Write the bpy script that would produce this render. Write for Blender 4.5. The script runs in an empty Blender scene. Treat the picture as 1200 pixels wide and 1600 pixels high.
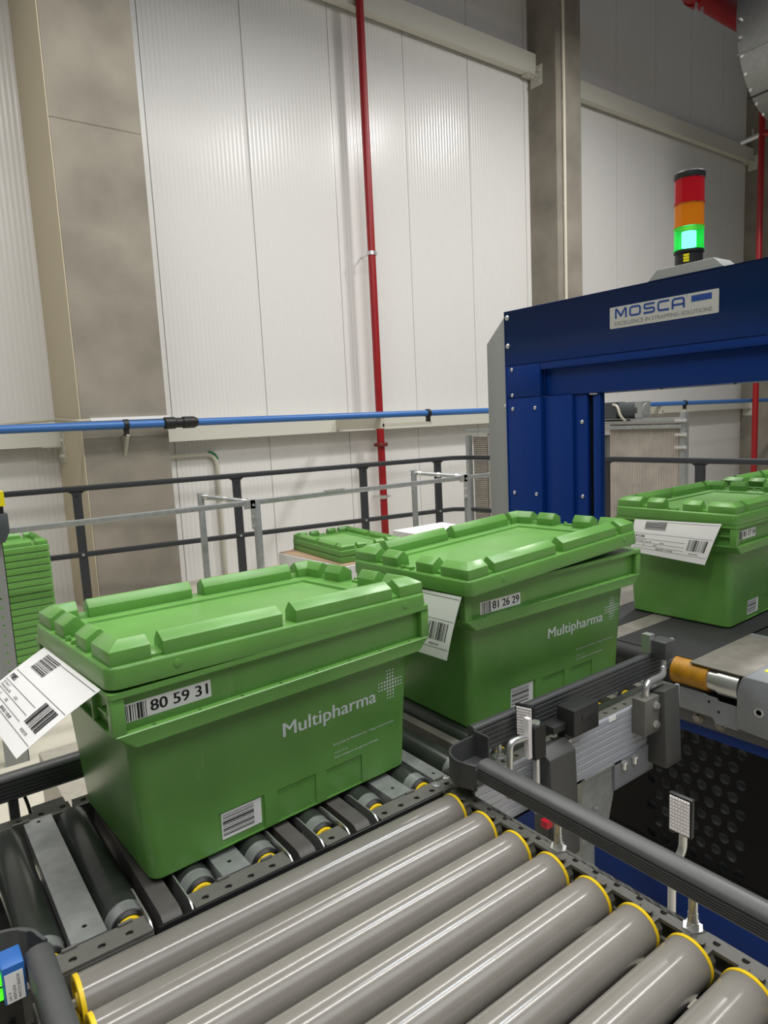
import bpy, bmesh, math, random
from mathutils import Vector, Matrix
random.seed(7)
S = bpy.context.scene
COL = S.collection
PI = math.pi

# ------------------------------------------------------------------ camera
yaw, pitch, roll, FPX = 0.9376, -0.1349, -0.0489, 1069.82
fw = Vector((math.cos(pitch)*math.cos(yaw), math.cos(pitch)*math.sin(yaw), math.sin(pitch)))
r0 = Vector((math.sin(yaw), -math.cos(yaw), 0)); u0 = r0.cross(fw)
cr, sr = math.cos(roll), math.sin(roll)
rt = cr*r0 + sr*u0; up = -sr*r0 + cr*u0
cam = bpy.data.cameras.new('camera'); camo = bpy.data.objects.new('camera', cam); COL.objects.link(camo)
M = Matrix((rt, up, -fw)).transposed().to_4x4(); M.translation = Vector((-0.2149, -0.9434, 0.6747))
camo.matrix_world = M
cam.sensor_fit = 'HORIZONTAL'; cam.sensor_width = 36; cam.lens = 36*FPX/1200; cam.clip_start = 0.02; cam.clip_end = 100
S.camera = camo

# ------------------------------------------------------------------ light
S.view_settings.view_transform = 'Standard'; S.view_settings.look = 'None'
S.view_settings.exposure = -0.10; S.view_settings.gamma = 1.0; S.view_settings.use_curve_mapping = False
W = bpy.data.worlds.new('hall'); S.world = W; W.use_nodes = True
W.node_tree.nodes['Background'].inputs[0].default_value = (0.92, 0.96, 1.0, 1)
W.node_tree.nodes['Background'].inputs[1].default_value = 0.10

def area(name, loc, sx, sy, power, col=(1, 1, 1), target=None):
    l = bpy.data.lights.new(name, 'AREA'); l.shape = 'RECTANGLE'; l.size = sx; l.size_y = sy; l.energy = power; l.color = col
    o = bpy.data.objects.new(name, l); COL.objects.link(o); o.location = loc
    if target is not None:
        o.rotation_euler = (Vector(target) - Vector(loc)).to_track_quat('-Z', 'Y').to_euler()
    return o
# high-bay strip lights of the hall (above and beside the frame), then one added fill
area('ceiling_lamp_or_fill', (1.2, -0.9, 4.6), 7.0, 0.30, 205, (1.0, 0.98, 0.94))
area('ceiling_lamp_or_fill', (1.2, 2.3, 4.65), 7.0, 0.45, 215, (1.0, 0.975, 0.935))
area('ceiling_lamp_or_fill', (7.0, 2.0, 5.4), 0.5, 0.5, 230, (1.0, 0.985, 0.96))
area('ceiling_lamp_or_fill', (3.7, 0.1, 6.3), 1.4, 0.4, 70, (0.86, 0.93, 1.0))
area('ceiling_lamp_or_fill', (0.8, -3.6, 4.6), 7.0, 2.6, 150, (0.95, 0.97, 1.0))  # broad soft fill added for brightness, not a lamp of the hall

# ------------------------------------------------------------------ materials
def lin(r, g, b):
    f = lambda v: (v/255/12.92) if v/255 <= 0.04045 else ((v/255+0.055)/1.055)**2.4
    return (f(r), f(g), f(b), 1)
def mat(name, col, rough=0.5, metal=0.0, spec=0.5, noise=0.0, nscale=20, bump=0.0, bscale=200, coat=0.0, emit=None, estr=0, stretch=(1, 1, 1)):
    m = bpy.data.materials.new(name); m.use_nodes = True
    nt = m.node_tree; b = nt.nodes['Principled BSDF']
    b.inputs['Base Color'].default_value = col; b.inputs['Roughness'].default_value = rough
    b.inputs['Metallic'].default_value = metal; b.inputs['Specular IOR Level'].default_value = spec
    b.inputs['Coat Weight'].default_value = coat
    if emit: b.inputs['Emission Color'].default_value = emit; b.inputs['Emission Strength'].default_value = estr
    if noise or bump:
        tc = nt.nodes.new('ShaderNodeTexCoord'); mp = nt.nodes.new('ShaderNodeMapping')
        mp.inputs['Scale'].default_value = stretch
        nt.links.new(tc.outputs['Object'], mp.inputs[0])
    if noise:
        n = nt.nodes.new('ShaderNodeTexNoise'); n.inputs['Scale'].default_value = nscale; n.inputs['Detail'].default_value = 6
        nt.links.new(mp.outputs[0], n.inputs['Vector'])
        r = nt.nodes.new('ShaderNodeMapRange'); r.inputs[1].default_value = 0.3; r.inputs[2].default_value = 0.7
        r.inputs[3].default_value = 1-noise; r.inputs[4].default_value = 1+noise*0.5
        nt.links.new(n.outputs[0], r.inputs[0])
        mx = nt.nodes.new('ShaderNodeVectorMath'); mx.operation = 'SCALE'; mx.inputs[0].default_value = col[:3]
        nt.links.new(r.outputs[0], mx.inputs['Scale']); nt.links.new(mx.outputs[0], b.inputs['Base Color'])
    if bump:
        n2 = nt.nodes.new('ShaderNodeTexNoise'); n2.inputs['Scale'].default_value = bscale; n2.inputs['Detail'].default_value = 3
        nt.links.new(mp.outputs[0], n2.inputs['Vector'])
        bp = nt.nodes.new('ShaderNodeBump'); bp.inputs['Strength'].default_value = bump; bp.inputs['Distance'].default_value = 0.002
        nt.links.new(n2.outputs[0], bp.inputs['Height']); nt.links.new(bp.outputs[0], b.inputs['Normal'])
    return m
def green_plastic(name, col):
    m = mat(name, col, rough=0.32, spec=0.5, noise=0.12, nscale=9, bump=0.05, bscale=350)
    nt = m.node_tree; b = nt.nodes['Principled BSDF']; src = b.inputs['Base Color'].links[0].from_socket
    tc = nt.nodes.new('ShaderNodeTexCoord'); mp = nt.nodes.new('ShaderNodeMapping'); mp.inputs['Scale'].default_value = (26, 26, 8)
    nt.links.new(tc.outputs['Object'], mp.inputs[0])
    n = nt.nodes.new('ShaderNodeTexNoise'); n.inputs['Scale'].default_value = 1.0; n.inputs['Detail'].default_value = 5; n.inputs['Roughness'].default_value = 0.65
    nt.links.new(mp.outputs[0], n.inputs['Vector'])
    rp = nt.nodes.new('ShaderNodeValToRGB'); rp.color_ramp.elements[0].position = 0.66; rp.color_ramp.elements[1].position = 0.75
    rp.color_ramp.elements[0].color = (0, 0, 0, 1); rp.color_ramp.elements[1].color = (0.45, 0.45, 0.45, 1)
    nt.links.new(n.outputs[0], rp.inputs[0])
    mx = nt.nodes.new('ShaderNodeMixRGB'); mx.inputs['Color2'].default_value = lin(150, 180, 120)
    nt.links.new(rp.outputs[0], mx.inputs['Fac']); nt.links.new(src, mx.inputs['Color1']); nt.links.new(mx.outputs[0], b.inputs['Base Color'])
    return m
G = green_plastic('green_plastic', (0.136, 0.340, 0.070, 1))
GI = mat('white_print', lin(232, 240, 238), 0.6, noise=0.14, nscale=160)
WHITE = mat('white_paper', lin(243, 242, 240), 0.7)
INK = mat('black_ink', lin(22, 22, 24), 0.7)
INKG = mat('grey_ink', lin(120, 120, 122), 0.7)
ROLL = mat('grey_roller', lin(132, 128, 121), 0.17, spec=0.6, noise=0.05, nscale=30)
YEL = mat('yellow_plastic', lin(250, 212, 36), 0.4)
DK = mat('dark_grey_plastic', lin(106, 105, 98), 0.5, noise=0.12, nscale=40)
DK2 = mat('charcoal_profile', lin(74, 75, 75), 0.40, noise=0.1, nscale=40)
FOOT = mat('dark_bracket_plastic', lin(72, 72, 70), 0.5)
BLK = mat('black_plastic', lin(24, 24, 25), 0.45)
PIT = mat('black_inside', lin(12, 12, 12), 0.9)
RUB = mat('dark_roller_sleeve', lin(50, 54, 50), 0.24, spec=0.8, noise=0.2, nscale=14)
GALV = mat('galvanised_steel', lin(172, 175, 174), 0.36, metal=0.55, noise=0.16, nscale=45)
STEEL = mat('bright_steel', lin(214, 214, 212), 0.32, metal=0.8)
ALU = mat('anodised_aluminium', lin(186, 189, 197), 0.36, metal=0.3, noise=0.04, nscale=30)
BELTG = mat('grey_belt', lin(112, 108, 102), 0.6, noise=0.12, nscale=30)
BELTB = mat('black_belt', lin(42, 42, 42), 0.65, noise=0.2, nscale=12)
BLUE = mat('blue_paint', lin(4, 46, 116), 0.45, spec=0.25)
GREYP = mat('grey_paint', lin(140, 142, 140), 0.5)
GREYD = mat('machine_grey_paint', lin(126, 129, 132), 0.45, noise=0.06, nscale=60)
PLATE = mat('worn_grey_plate', lin(140, 134, 126), 0.45, metal=0.3, noise=0.22, nscale=22)
OCH = mat('ochre_sleeve', lin(176, 124, 20), 0.5, noise=0.3, nscale=30)
BLACKP = mat('gloss_black_panel', lin(7, 7, 8), 0.5, spec=0.2)
BLUP = mat('blue_pipe_paint', lin(56, 108, 174), 0.35)
RED = mat('red_pipe_paint', lin(150, 20, 25), 0.38)
RAILM = mat('anthracite_railing', lin(42, 44, 48), 0.5)
WALLM = mat('white_panel', lin(226, 224, 221), 0.26, spec=0.5, bump=0.03, bscale=120)
SEAM = mat('panel_seam', lin(158, 156, 151), 0.8)
GIRD = mat('cream_girder', lin(206, 204, 192), 0.5)
CREAM = mat('cream_conduit', lin(188, 184, 168), 0.5)
CONC = mat('concrete', lin(144, 137, 125), 0.85, noise=0.28, nscale=2.2, bump=0.25, bscale=60)
FLOORM = mat('speckled_floor', lin(206, 200, 184), 0.5, noise=0.14, nscale=150)
MESH = mat('ribbed_grey_cover', lin(172, 164, 154), 0.5, noise=0.18, nscale=8)
DUCT = mat('galvanised_duct', lin(140, 142, 140), 0.36, metal=0.85, noise=0.1, nscale=20)
CARD = mat('brown_cardboard', lin(166, 140, 112), 0.9)
BOXW = mat('white_carton', lin(222, 220, 218), 0.7)
REFL = mat('prism_reflector', lin(248, 242, 240), 0.4)
def lens(name, col, tr, emit=0.0, tint=None):
    m = mat(name, col, 0.12, spec=0.8, emit=col, estr=emit); nt = m.node_tree; b = nt.nodes['Principled BSDF']; o = nt.nodes['Material Output']
    t = nt.nodes.new('ShaderNodeBsdfTransparent'); t.inputs[0].default_value = tint or col; mx = nt.nodes.new('ShaderNodeMixShader'); mx.inputs[0].default_value = 1-tr
    nt.links.new(t.outputs[0], mx.inputs[1]); nt.links.new(b.outputs[0], mx.inputs[2]); nt.links.new(mx.outputs[0], o.inputs['Surface']); return m
LRED = lens('red_lens', lin(200, 20, 36), 0.35); LORG = lens('orange_lens', lin(240, 140, 14), 0.35); LGRN = lens('lit_green_lens', lin(20, 215, 70), 0.6, 0.40, lin(170, 255, 215))
LGLOW = mat('lit_lamp_core', lin(150, 255, 215), 0.3, emit=lin(150, 255, 220), estr=5.0)
LCORE = mat('lamp_core', lin(200, 200, 196), 0.4)
LBELT = mat('lift_belt_rubber', lin(84, 81, 78), 0.55, noise=0.15, nscale=30)
LED = mat('green_led', lin(60, 255, 30), 0.3, emit=lin(70, 255, 20), estr=1.6)
SBLUE = mat('blue_sensor_case', lin(40, 100, 176), 0.4)
LOGOB = mat('logo_blue', lin(22, 60, 130), 0.5)
LOGOP = mat('silver_plate', lin(190, 190, 186), 0.4, metal=0.25)
YSIGN = mat('yellow_case', lin(236, 220, 20), 0.45)
REDP = mat('red_plastic', lin(190, 20, 40), 0.4)

# ------------------------------------------------------------------ mesh helpers
def frame(o, U, V):
    U = Vector(U).normalized(); V = Vector(V).normalized(); N = U.cross(V)
    m = Matrix((U, V, N)).transposed().to_4x4(); m.translation = Vector(o); return m
class MB:
    def __init__(s): s.bm = bmesh.new()
    def face(s, pts, mi=0):
        f = s.bm.faces.new([s.bm.verts.new(p) for p in pts]); f.material_index = mi; return f
    def box(s, x0, x1, y0, y1, z0, z1, mi=0, mx=None):
        c = [(x, y, z) for z in (z0, z1) for y in (y0, y1) for x in (x0, x1)]
        if mx is not None: c = [mx @ Vector(p) for p in c]
        v = [s.bm.verts.new(p) for p in c]
        for q in ((0, 2, 3, 1), (4, 5, 7, 6), (0, 1, 5, 4), (2, 6, 7, 3), (0, 4, 6, 2), (1, 3, 7, 5)):
            s.bm.faces.new([v[i] for i in q]).material_index = mi
        return s
    def loops(s, loops, mi=0, cap0=True, cap1=True, closed=True):
        V = [[s.bm.verts.new(p) for p in L] for L in loops]; n = len(V[0])
        for a, b in zip(V, V[1:]):
            for i in range(n if closed else n-1):
                j = (i+1) % n; s.bm.faces.new((a[i], a[j], b[j], b[i])).material_index = mi
        if cap0: s.bm.faces.new(V[0][::-1]).material_index = mi
        if cap1: s.bm.faces.new(V[-1]).material_index = mi
        return s
    def tube(s, path, r, mi=0, seg=16, bend=0.0, caps=True):
        P = [Vector(p) for p in path]
        if bend and len(P) > 2:
            Q = [P[0]]
            for a, b, c in zip(P, P[1:], P[2:]):
                d1 = (a-b); d2 = (c-b); k = min(bend, d1.length*.48, d2.length*.48)
                p0 = b+d1.normalized()*k; p1 = b+d2.normalized()*k
                for t in range(7):
                    t /= 6; Q.append((1-t)**2*p0+2*t*(1-t)*b+t*t*p1)
            Q.append(P[-1]); P = Q
        T = []
        for i in range(len(P)):
            d = (P[min(i+1, len(P)-1)]-P[max(i-1, 0)]).normalized(); T.append(d)
        a = Vector((0, 0, 1)) if abs(T[0].z) < .9 else Vector((1, 0, 0))
        n = T[0].cross(a).normalized(); L = []
        for p, t in zip(P, T):
            n = (n - t*n.dot(t)).normalized(); b = t.cross(n)
            L.append([p + r*(math.cos(2*PI*k/seg)*n + math.sin(2*PI*k/seg)*b) for k in range(seg)])
        return s.loops(L, mi, caps, caps)
    def lathe(s, o, ax, prof, mi=0, seg=32, mis=None):          # prof: (distance along axis, radius)
        o = Vector(o); ax = Vector(ax).normalized()
        a = Vector((0, 0, 1)) if abs(ax.z) < .9 else Vector((1, 0, 0))
        n = ax.cross(a).normalized(); b = ax.cross(n)
        V = [[s.bm.verts.new(o + ax*t + max(r, 1e-5)*(math.cos(2*PI*k/seg)*n + math.sin(2*PI*k/seg)*b)) for k in range(seg)] for t, r in prof]
        for q, (A, B) in enumerate(zip(V, V[1:])):
            for i in range(seg):
                j = (i+1) % seg; s.bm.faces.new((A[i], A[j], B[j], B[i])).material_index = mis[q] if mis else mi
        s.bm.faces.new(V[0][::-1]).material_index = mis[0] if mis else mi
        s.bm.faces.new(V[-1]).material_index = mis[-1] if mis else mi
        return s
    def cyl(s, a, b, r, mi=0, seg=20):
        a = Vector(a); b = Vector(b); return s.lathe(a, b-a, [(0, r), ((b-a).length, r)], mi, seg)
    def prism(s, poly, mx, d, mi=0):                            # polygon (u, v) extruded 0..d along the frame's normal
        return s.loops([[mx @ Vector((u, v, 0)) for u, v in poly], [mx @ Vector((u, v, d)) for u, v in poly]], mi)
    def sweep(s, prof, path, z, side=1, mi=0):                  # prof: (inward, up); path in xy, mitred
        P = [Vector((x, y)) for x, y in path]; L = []
        nr = lambda d: Vector((-d.y, d.x))*side
        for i, p in enumerate(P):
            ds = []
            if i > 0: ds.append((P[i]-P[i-1]).normalized())
            if i < len(P)-1: ds.append((P[i+1]-P[i]).normalized())
            ns = [nr(d) for d in ds]; m = sum(ns, Vector((0, 0)))
            m = m.normalized(); m /= m.dot(ns[0])
            L.append([(p.x+m.x*a, p.y+m.y*a, z+b) for a, b in prof])
        return s.loops(L, mi)
    def hole_strip(s, rect, holes, mx, d=0.004, mi=0, seg=12, mh=None):   # rect u0,u1,v0,v1 split in u; holes (u, v, r)
        u0, u1, v0, v1 = rect; holes = sorted(holes)
        if mh is None: mh = mi
        cuts = [u0]+[(a[0]+b[0])/2 for a, b in zip(holes, holes[1:])]+[u1]
        for (cu, cv, r), a, b in zip(holes, cuts, cuts[1:]):
            ang = sorted([2*PI*k/seg for k in range(seg)]+[math.atan2(v-cv, u-cu) % (2*PI) for u in (a, b) for v in (v0, v1)])
            inn = []; out = []
            for t in ang:
                c, q = math.cos(t), math.sin(t)
                k = min(((b-cu)/c if c > 1e-9 else (a-cu)/c if c < -1e-9 else 9e9), ((v1-cv)/q if q > 1e-9 else (v0-cv)/q if q < -1e-9 else 9e9))
                inn.append((cu+r*c, cv+r*q)); out.append((cu+k*c, cv+k*q))
            n = len(ang)
            for z, fl in ((0, False), (-d, True)):
                A = [s.bm.verts.new(mx @ Vector((x, y, z))) for x, y in inn]; B = [s.bm.verts.new(mx @ Vector((x, y, z))) for x, y in out]
                for i in range(n):
                    j = (i+1) % n; f = (A[i], B[i], B[j], A[j])
                    s.bm.faces.new(f[::-1] if fl else f).material_index = mi
                if not fl: top = inn
            s.loops([[mx @ Vector((x, y, 0)) for x, y in inn], [mx @ Vector((x, y, -d)) for x, y in inn]], mh, False, False)
        s.loops([[mx @ Vector((x, y, z)) for x, y in ((u0, v0), (u1, v0), (u1, v1), (u0, v1))] for z in (-d, 0)], mi, False, False)
        return s
    def text(s, body, mx, h, mi=0, width=None, bold=0.0, align='LEFT', wmap=None):   # h = cap height
        vs, fs = glyphs(body, 0)
        if not vs: return s
        x0 = min(v[0] for v in vs); x1 = max(v[0] for v in vs)
        k = h/0.7; kx = k if width is None else width/(x1-x0)
        off = -x0*kx if align == 'LEFT' else -(x0+x1)/2*kx
        P = [Vector((v[0]*kx+off, v[1]*k, 0)) for v in vs]
        for dx in ((-1, 0, 1) if bold else (0,)):
            D = Vector((dx*bold*h, 0, dx*2e-6))
            V = [s.bm.verts.new(wmap(mx @ (p+D)) if wmap else mx @ (p+D)) for p in P]
            for f in fs:
                try: s.bm.faces.new([V[i] for i in f]).material_index = mi
                except ValueError: pass
        return s
    def quad2(s, u0, u1, v0, v1, mx, mi=0, wmap=None):
        P = [mx @ Vector((u, v, 0)) for u, v in ((u0, v0), (u1, v0), (u1, v1), (u0, v1))]
        return s.face([wmap(p) for p in P] if wmap else P, mi)
    def build(s, name, mats, parent=None, smooth=35, bevel=0.0, bseg=2, recalc=True):
        bm = s.bm
        if bevel:
            bmesh.ops.remove_doubles(bm, verts=bm.verts, dist=1e-6)
            e = [x for x in bm.edges if len(x.link_faces) == 2 and x.calc_face_angle(0) > math.radians(32)]
            bmesh.ops.bevel(bm, geom=e, offset=bevel, segments=bseg, profile=0.5, affect='EDGES', clamp_overlap=True)
        if recalc: bmesh.ops.recalc_face_normals(bm, faces=bm.faces)
        me = bpy.data.meshes.new(name); bm.to_mesh(me); bm.free()
        for m in (mats if isinstance(mats, (list, tuple)) else [mats]): me.materials.append(m)
        if smooth:
            me.polygons.foreach_set('use_smooth', [True]*len(me.polygons)); me.set_sharp_from_angle(angle=math.radians(smooth))
        o = bpy.data.objects.new(name, me); COL.objects.link(o)
        if parent is not None:
            o.parent = parent
            if parent.get('_world'):
                o.matrix_parent_inverse = MW[parent.name].inverted()
        return o
_gl = {}
def glyphs(body, bold):
    key = (body, bold)
    if key not in _gl:
        c = bpy.data.curves.new('t', 'FONT'); c.body = body; c.size = 1; c.offset = bold; c.resolution_u = 3
        o = bpy.data.objects.new('t', c); COL.objects.link(o)
        dg = bpy.context.evaluated_depsgraph_get(); me = o.evaluated_get(dg).to_mesh()
        _gl[key] = ([tuple(v.co) for v in me.vertices], [tuple(p.vertices) for p in me.polygons])
        o.evaluated_get(dg).to_mesh_clear(); bpy.data.objects.remove(o); bpy.data.curves.remove(c)
    return _gl[key]
MW = {}
def thing(name, label, cat, loc=(0, 0, 0), rz=0.0, group=None, world=True):
    o = bpy.data.objects.new(name, None); COL.objects.link(o); o.empty_display_size = 0.05
    o.location = loc; o.rotation_euler = (0, 0, rz)
    m = Matrix.Rotation(rz, 4, 'Z'); m.translation = Vector(loc); MW[o.name] = m
    if world: o['_world'] = 1
    tag(o, label, cat, group); return o
def tag(o, label=None, cat=None, group=None, kind=None):
    if label: o['label'] = label
    if cat: o['category'] = cat
    if group: o['group'] = group
    if kind: o['kind'] = kind
    return o
def struct(o, label=None): o['kind'] = 'structure'; return o
def sub(o, part):       # parent o (world-coordinate mesh) under a part
    o.parent = part; o.matrix_parent_inverse = Matrix(); return o
def copy_tree(src, parent=None):
    c = src.copy(); COL.objects.link(c)
    if parent is not None: c.parent = parent
    for ch in list(src.children): copy_tree(ch, c)
    return c
def rrect(x0, y0, x1, y1, r, z, n=5):
    P = []
    for cx, cy, a in ((x1-r, y0+r, -90), (x1-r, y1-r, 0), (x0+r, y1-r, 90), (x0+r, y0+r, 180)):
        for k in range(n+1):
            t = math.radians(a+90*k/n); P.append((cx+r*math.cos(t), cy+r*math.sin(t), z))
    return P
def stroke(mb, path, w, mx, mi=0):          # flat stroked polyline with mitred joints
    P = [Vector(p) for p in path]; closed = (P[0]-P[-1]).length < 1e-6
    if closed: P = P[:-1]
    n = len(P); L = []
    for i in range(n):
        ds = []
        if i > 0 or closed: ds.append((P[i]-P[i-1]).normalized())
        if i < n-1 or closed: ds.append((P[(i+1) % n]-P[i]).normalized())
        ns = [Vector((-d.y, d.x)) for d in ds]; m = sum(ns, Vector((0, 0))).normalized(); m /= max(m.dot(ns[0]), .3)
        L.append((P[i]+m*w/2, P[i]-m*w/2))
    for i in range(n if closed else n-1):
        a, b = L[i], L[(i+1) % n]
        mb.face([mx @ Vector((p.x, p.y, 0)) for p in (a[0], a[1], b[1], b[0])], mi)
def rnd(path, r, n=4):                       # round the corners of a 2-D path
    P = [Vector(p) for p in path]; Q = [P[0]]
    for a, b, c in zip(P, P[1:], P[2:]):
        d1 = a-b; d2 = c-b; k = min(r, d1.length*.49, d2.length*.49); p0 = b+d1.normalized()*k; p1 = b+d2.normalized()*k
        for t in range(n+1):
            t /= n; Q.append((1-t)**2*p0+2*t*(1-t)*b+t*t*p1)
    return Q+[P[-1]]
def barcode(mb, u0, u1, v0, v1, mx, mi, n=22, axis='u', wmap=None, seed=1):
    rr = random.Random(seed); ws = [rr.choice((1, 1, 2, 3)) for _ in range(2*n)]; t = sum(ws); p = 0
    for i, w in enumerate(ws):
        a, b = p/t, (p+w)/t; p += w
        if i % 2: continue
        if axis == 'u': mb.quad2(u0+(u1-u0)*a, u0+(u1-u0)*b, v0, v1, mx, mi, wmap)
        else: mb.quad2(u0, u1, v0+(v1-v0)*a, v0+(v1-v0)*b, mx, mi, wmap)

# ================================================================== SETTING
FZ = -0.80; WY = 5.5; WT = 9.0
m = MB(); m.box(-6, 16, -5, WY+.2, FZ-.1, FZ); struct(m.build('floor', FLOORM, smooth=0))
# back wall: white ribbed sandwich panels with a seam every metre
def ribbed_panel(mb, x0, x1, y, z0, z1, n, d):
    g = 0.004; x0 += g; x1 -= g; P = [(x0, 0)]
    if n:
        st = (x1-x0-.03)/n
        for i in range(n):
            a = x0+.015+i*st; P += [(a, 0), (a+st*.28, d), (a+st*.5, d), (a+st*.78, 0)]
    P += [(x1, 0)]
    P = [(x, y+dd) for x, dd in P]
    P = P+[(x1, y+.012), (x0, y+.012)]
    mb.loops([[(a, b, z) for a, b in P] for z in (z0, z1)])
m = MB(); m.box(-6, 16, WY+.010, WY+.2, FZ, WT, 1)
X = 2.085
edges = [-4.9, -3.9, -2.9, -1.9, -.9, .1, 1.07, 2.085]
while X < 16: edges.append(X+1.0); X += 1.0
for a, b in zip(edges, edges[1:]):
    ribbed_panel(m, a, b, WY, FZ, WT, 0 if abs(a-1.07) < .01 else 22, .0022)
struct(m.build('wall_back', [WALLM, SEAM], smooth=0))
# concrete columns
def column(x0, x1, y, seam):
    m = MB(); d = .012
    if seam: m.box(x0, x1, y, WY+.01, FZ, seam-.006); m.box(x0, x1, y, WY+.01, seam, WT); m.box(x0+.005, x1-.005, y+.004, WY+.01, seam-.01, seam+.004)
    else: m.box(x0, x1, y, WY+.01, FZ, WT)
    return struct(m.build('wall_column', CONC, bevel=.006, smooth=0))
column(1.067, 1.727, 4.609, 2.93)
m = MB(); m.box(1.061, 1.0668, 4.612, WY-.001, FZ+.001, WT); struct(m.build('trim_6', mat('beige_lining', lin(206, 194, 168), .7), smooth=0))
column(7.173, 7.672, 5.049, None)
column(12.93, 13.6, 4.60, None)
# horizontal girders fixed between the columns (C profiles)
def girder(k, x0, x1, z0, z1, y, ends):
    m = MB(); m.box(x0, x1, y, y+.006, z0, z1); m.box(x0, x1, y, WY-.001, z1-.006, z1); m.box(x0, x1, y, y+.10, z0, z0+.006)
    g = struct(m.build('trim_%d' % k, GIRD, bevel=.002, bseg=1, smooth=0))
    for xe, s in ends:
        b = MB(); b.box(xe-.006, xe, y-.10, WY-.05, z0-.14, z0+.10) if s < 0 else b.box(xe, xe+.006, y-.10, WY-.05, z0-.14, z0+.10)
        a, c = (xe-.16, xe) if s < 0 else (xe, xe+.16)
        b.box(a, c, y-.03, y+.12, z0-.012, z0-.004)
        for yy in (y-.06, y+.03):
            for zz in (z0-.09, z0+.04):
                b.cyl((xe-.006*(1 if s < 0 else -1), yy, zz), (xe-.022*(1 if s < 0 else -1), yy, zz), .016, 0, 6)
        for xx in (.04, .10): b.cyl((xe+s*xx, y+.03, z0-.004), (xe+s*xx, y+.03, z0-.035), .013, 0, 8)
        b.build('girder_bracket', GIRD, g, smooth=0)
    return g
girder(1, -4, 1.060, .585, .76, 5.32, [(1.060, -1)])
girder(2, 1.727, 7.173, .56, .735, 5.32, [(7.173, -1)])
girder(3, 7.672, 12.93, .55, .72, 5.32, [(12.93, -1)])
girder(4, 1.727, 7.173, 4.95, 5.20, 5.36, [(7.173, -1)])
girder(5, 7.672, 12.93, 4.88, 5.10, 5.36, [(12.93, -1)])

# ================================================================== CRATES
L_, W_ = 0.60, 0.396
LUG = [(0, -.001), (0, .0205), (.0185, .0322), (.0230, .0322), (.0345, .0175), (.0355, -.001)]
def lid_mesh(mb, z=0.0, under=True):
    H = .031; r = .020
    lo = [rrect(.0765, .0765, L_-.0765, W_-.0765, .004, z+.0225), rrect(.0660, .0660, L_-.0660, W_-.0660, .004, z+.0225), rrect(.0655, .0655, L_-.0655, W_-.0655, .004, z+.0285), rrect(.004, .004, L_-.004, W_-.004, .010, z+.0285), rrect(.004, .004, L_-.004, W_-.004, .010, z), rrect(0, 0, L_, W_, r, z), rrect(.0012, .0012, L_-.0012, W_-.0012, r, z+H-.003),
          rrect(.0035, .0035, L_-.0035, W_-.0035, r-.003, z+H), rrect(.046, .046, L_-.046, W_-.046, .006, z+H), rrect(.047, .047, L_-.047, W_-.047, .005, z+H-.0012),
          rrect(.070, .070, L_-.070, W_-.070, .005, z+H-.0012), rrect(.0706, .0706, L_-.0706, W_-.0706, .005, z+H-.0062)]
    mb.loops(lo)
    e = .008; zt = z+H
    for sx in (0, 1):
        for sy in (0, 1):
            fx = (lambda v: L_-v) if sx else (lambda v: v); fy = (lambda v: W_-v) if sy else (lambda v: v)
            side = -1 if sx == sy else 1
            mb.sweep(LUG, [(fx(.066), fy(e)), (fx(e), fy(e)), (fx(e), fy(.088))], zt, side)
    for sy in (0, 1):
        y = W_-e if sy else e
        for a, b in ((.084, .283), (.309, L_-.084)):
            mb.sweep(LUG, [(a, y), (b, y)], zt, -1 if sy else 1)
        for a in (.066, L_-.084): mb.sweep([(.004, -.001), (.004, .004), (.026, .011), (.032, -.001)], [(a-.001, y), (a+.019, y)], zt, -1 if sy else 1)
    for sx in (0, 1):
        x = L_-e if sx else e
        for a, b in ((.112, .166), (W_-.166, W_-.112)):
            mb.sweep(LUG, [(x, a), (x, b)], zt, 1 if sx else -1)
        for a in (.087, W_-.113): mb.sweep([(.010, -.001), (.010, .004), (.026, .010), (.032, -.001)], [(x, a), (x, a+.026)], zt, 1 if sx else -1)
        s = 1 if not sx else -1
        mb.box(min(x+.004*s, x+.016*s), max(x+.004*s, x+.016*s), .186, .210, zt-.001, zt+.004)
        mb.box(min(x-.002*s, x+.006*s), max(x-.002*s, x+.006*s), .180, .186, zt-.001, zt+.007)
        mb.box(min(x-.002*s, x+.006*s), max(x-.002*s, x+.006*s), .210, .216, zt-.001, zt+.007)
    for (cx, sgn) in ((.10, 1), (L_-.06, 1)):      # moulded half-round marks on the long flange
        mb.cyl((cx, -.0006, z+.017), (cx, .002, z+.017), .006, 0, 14)
    return mb
_lm = lid_mesh(MB()).build('lid', G, smooth=24, bevel=.0013, bseg=2)
LIDMESH = _lm.data; bpy.data.objects.remove(_lm)
ay0, k_ = .037, (.0282-.037)/.235                 # long-side wall: y = ay0 + k*z
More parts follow.
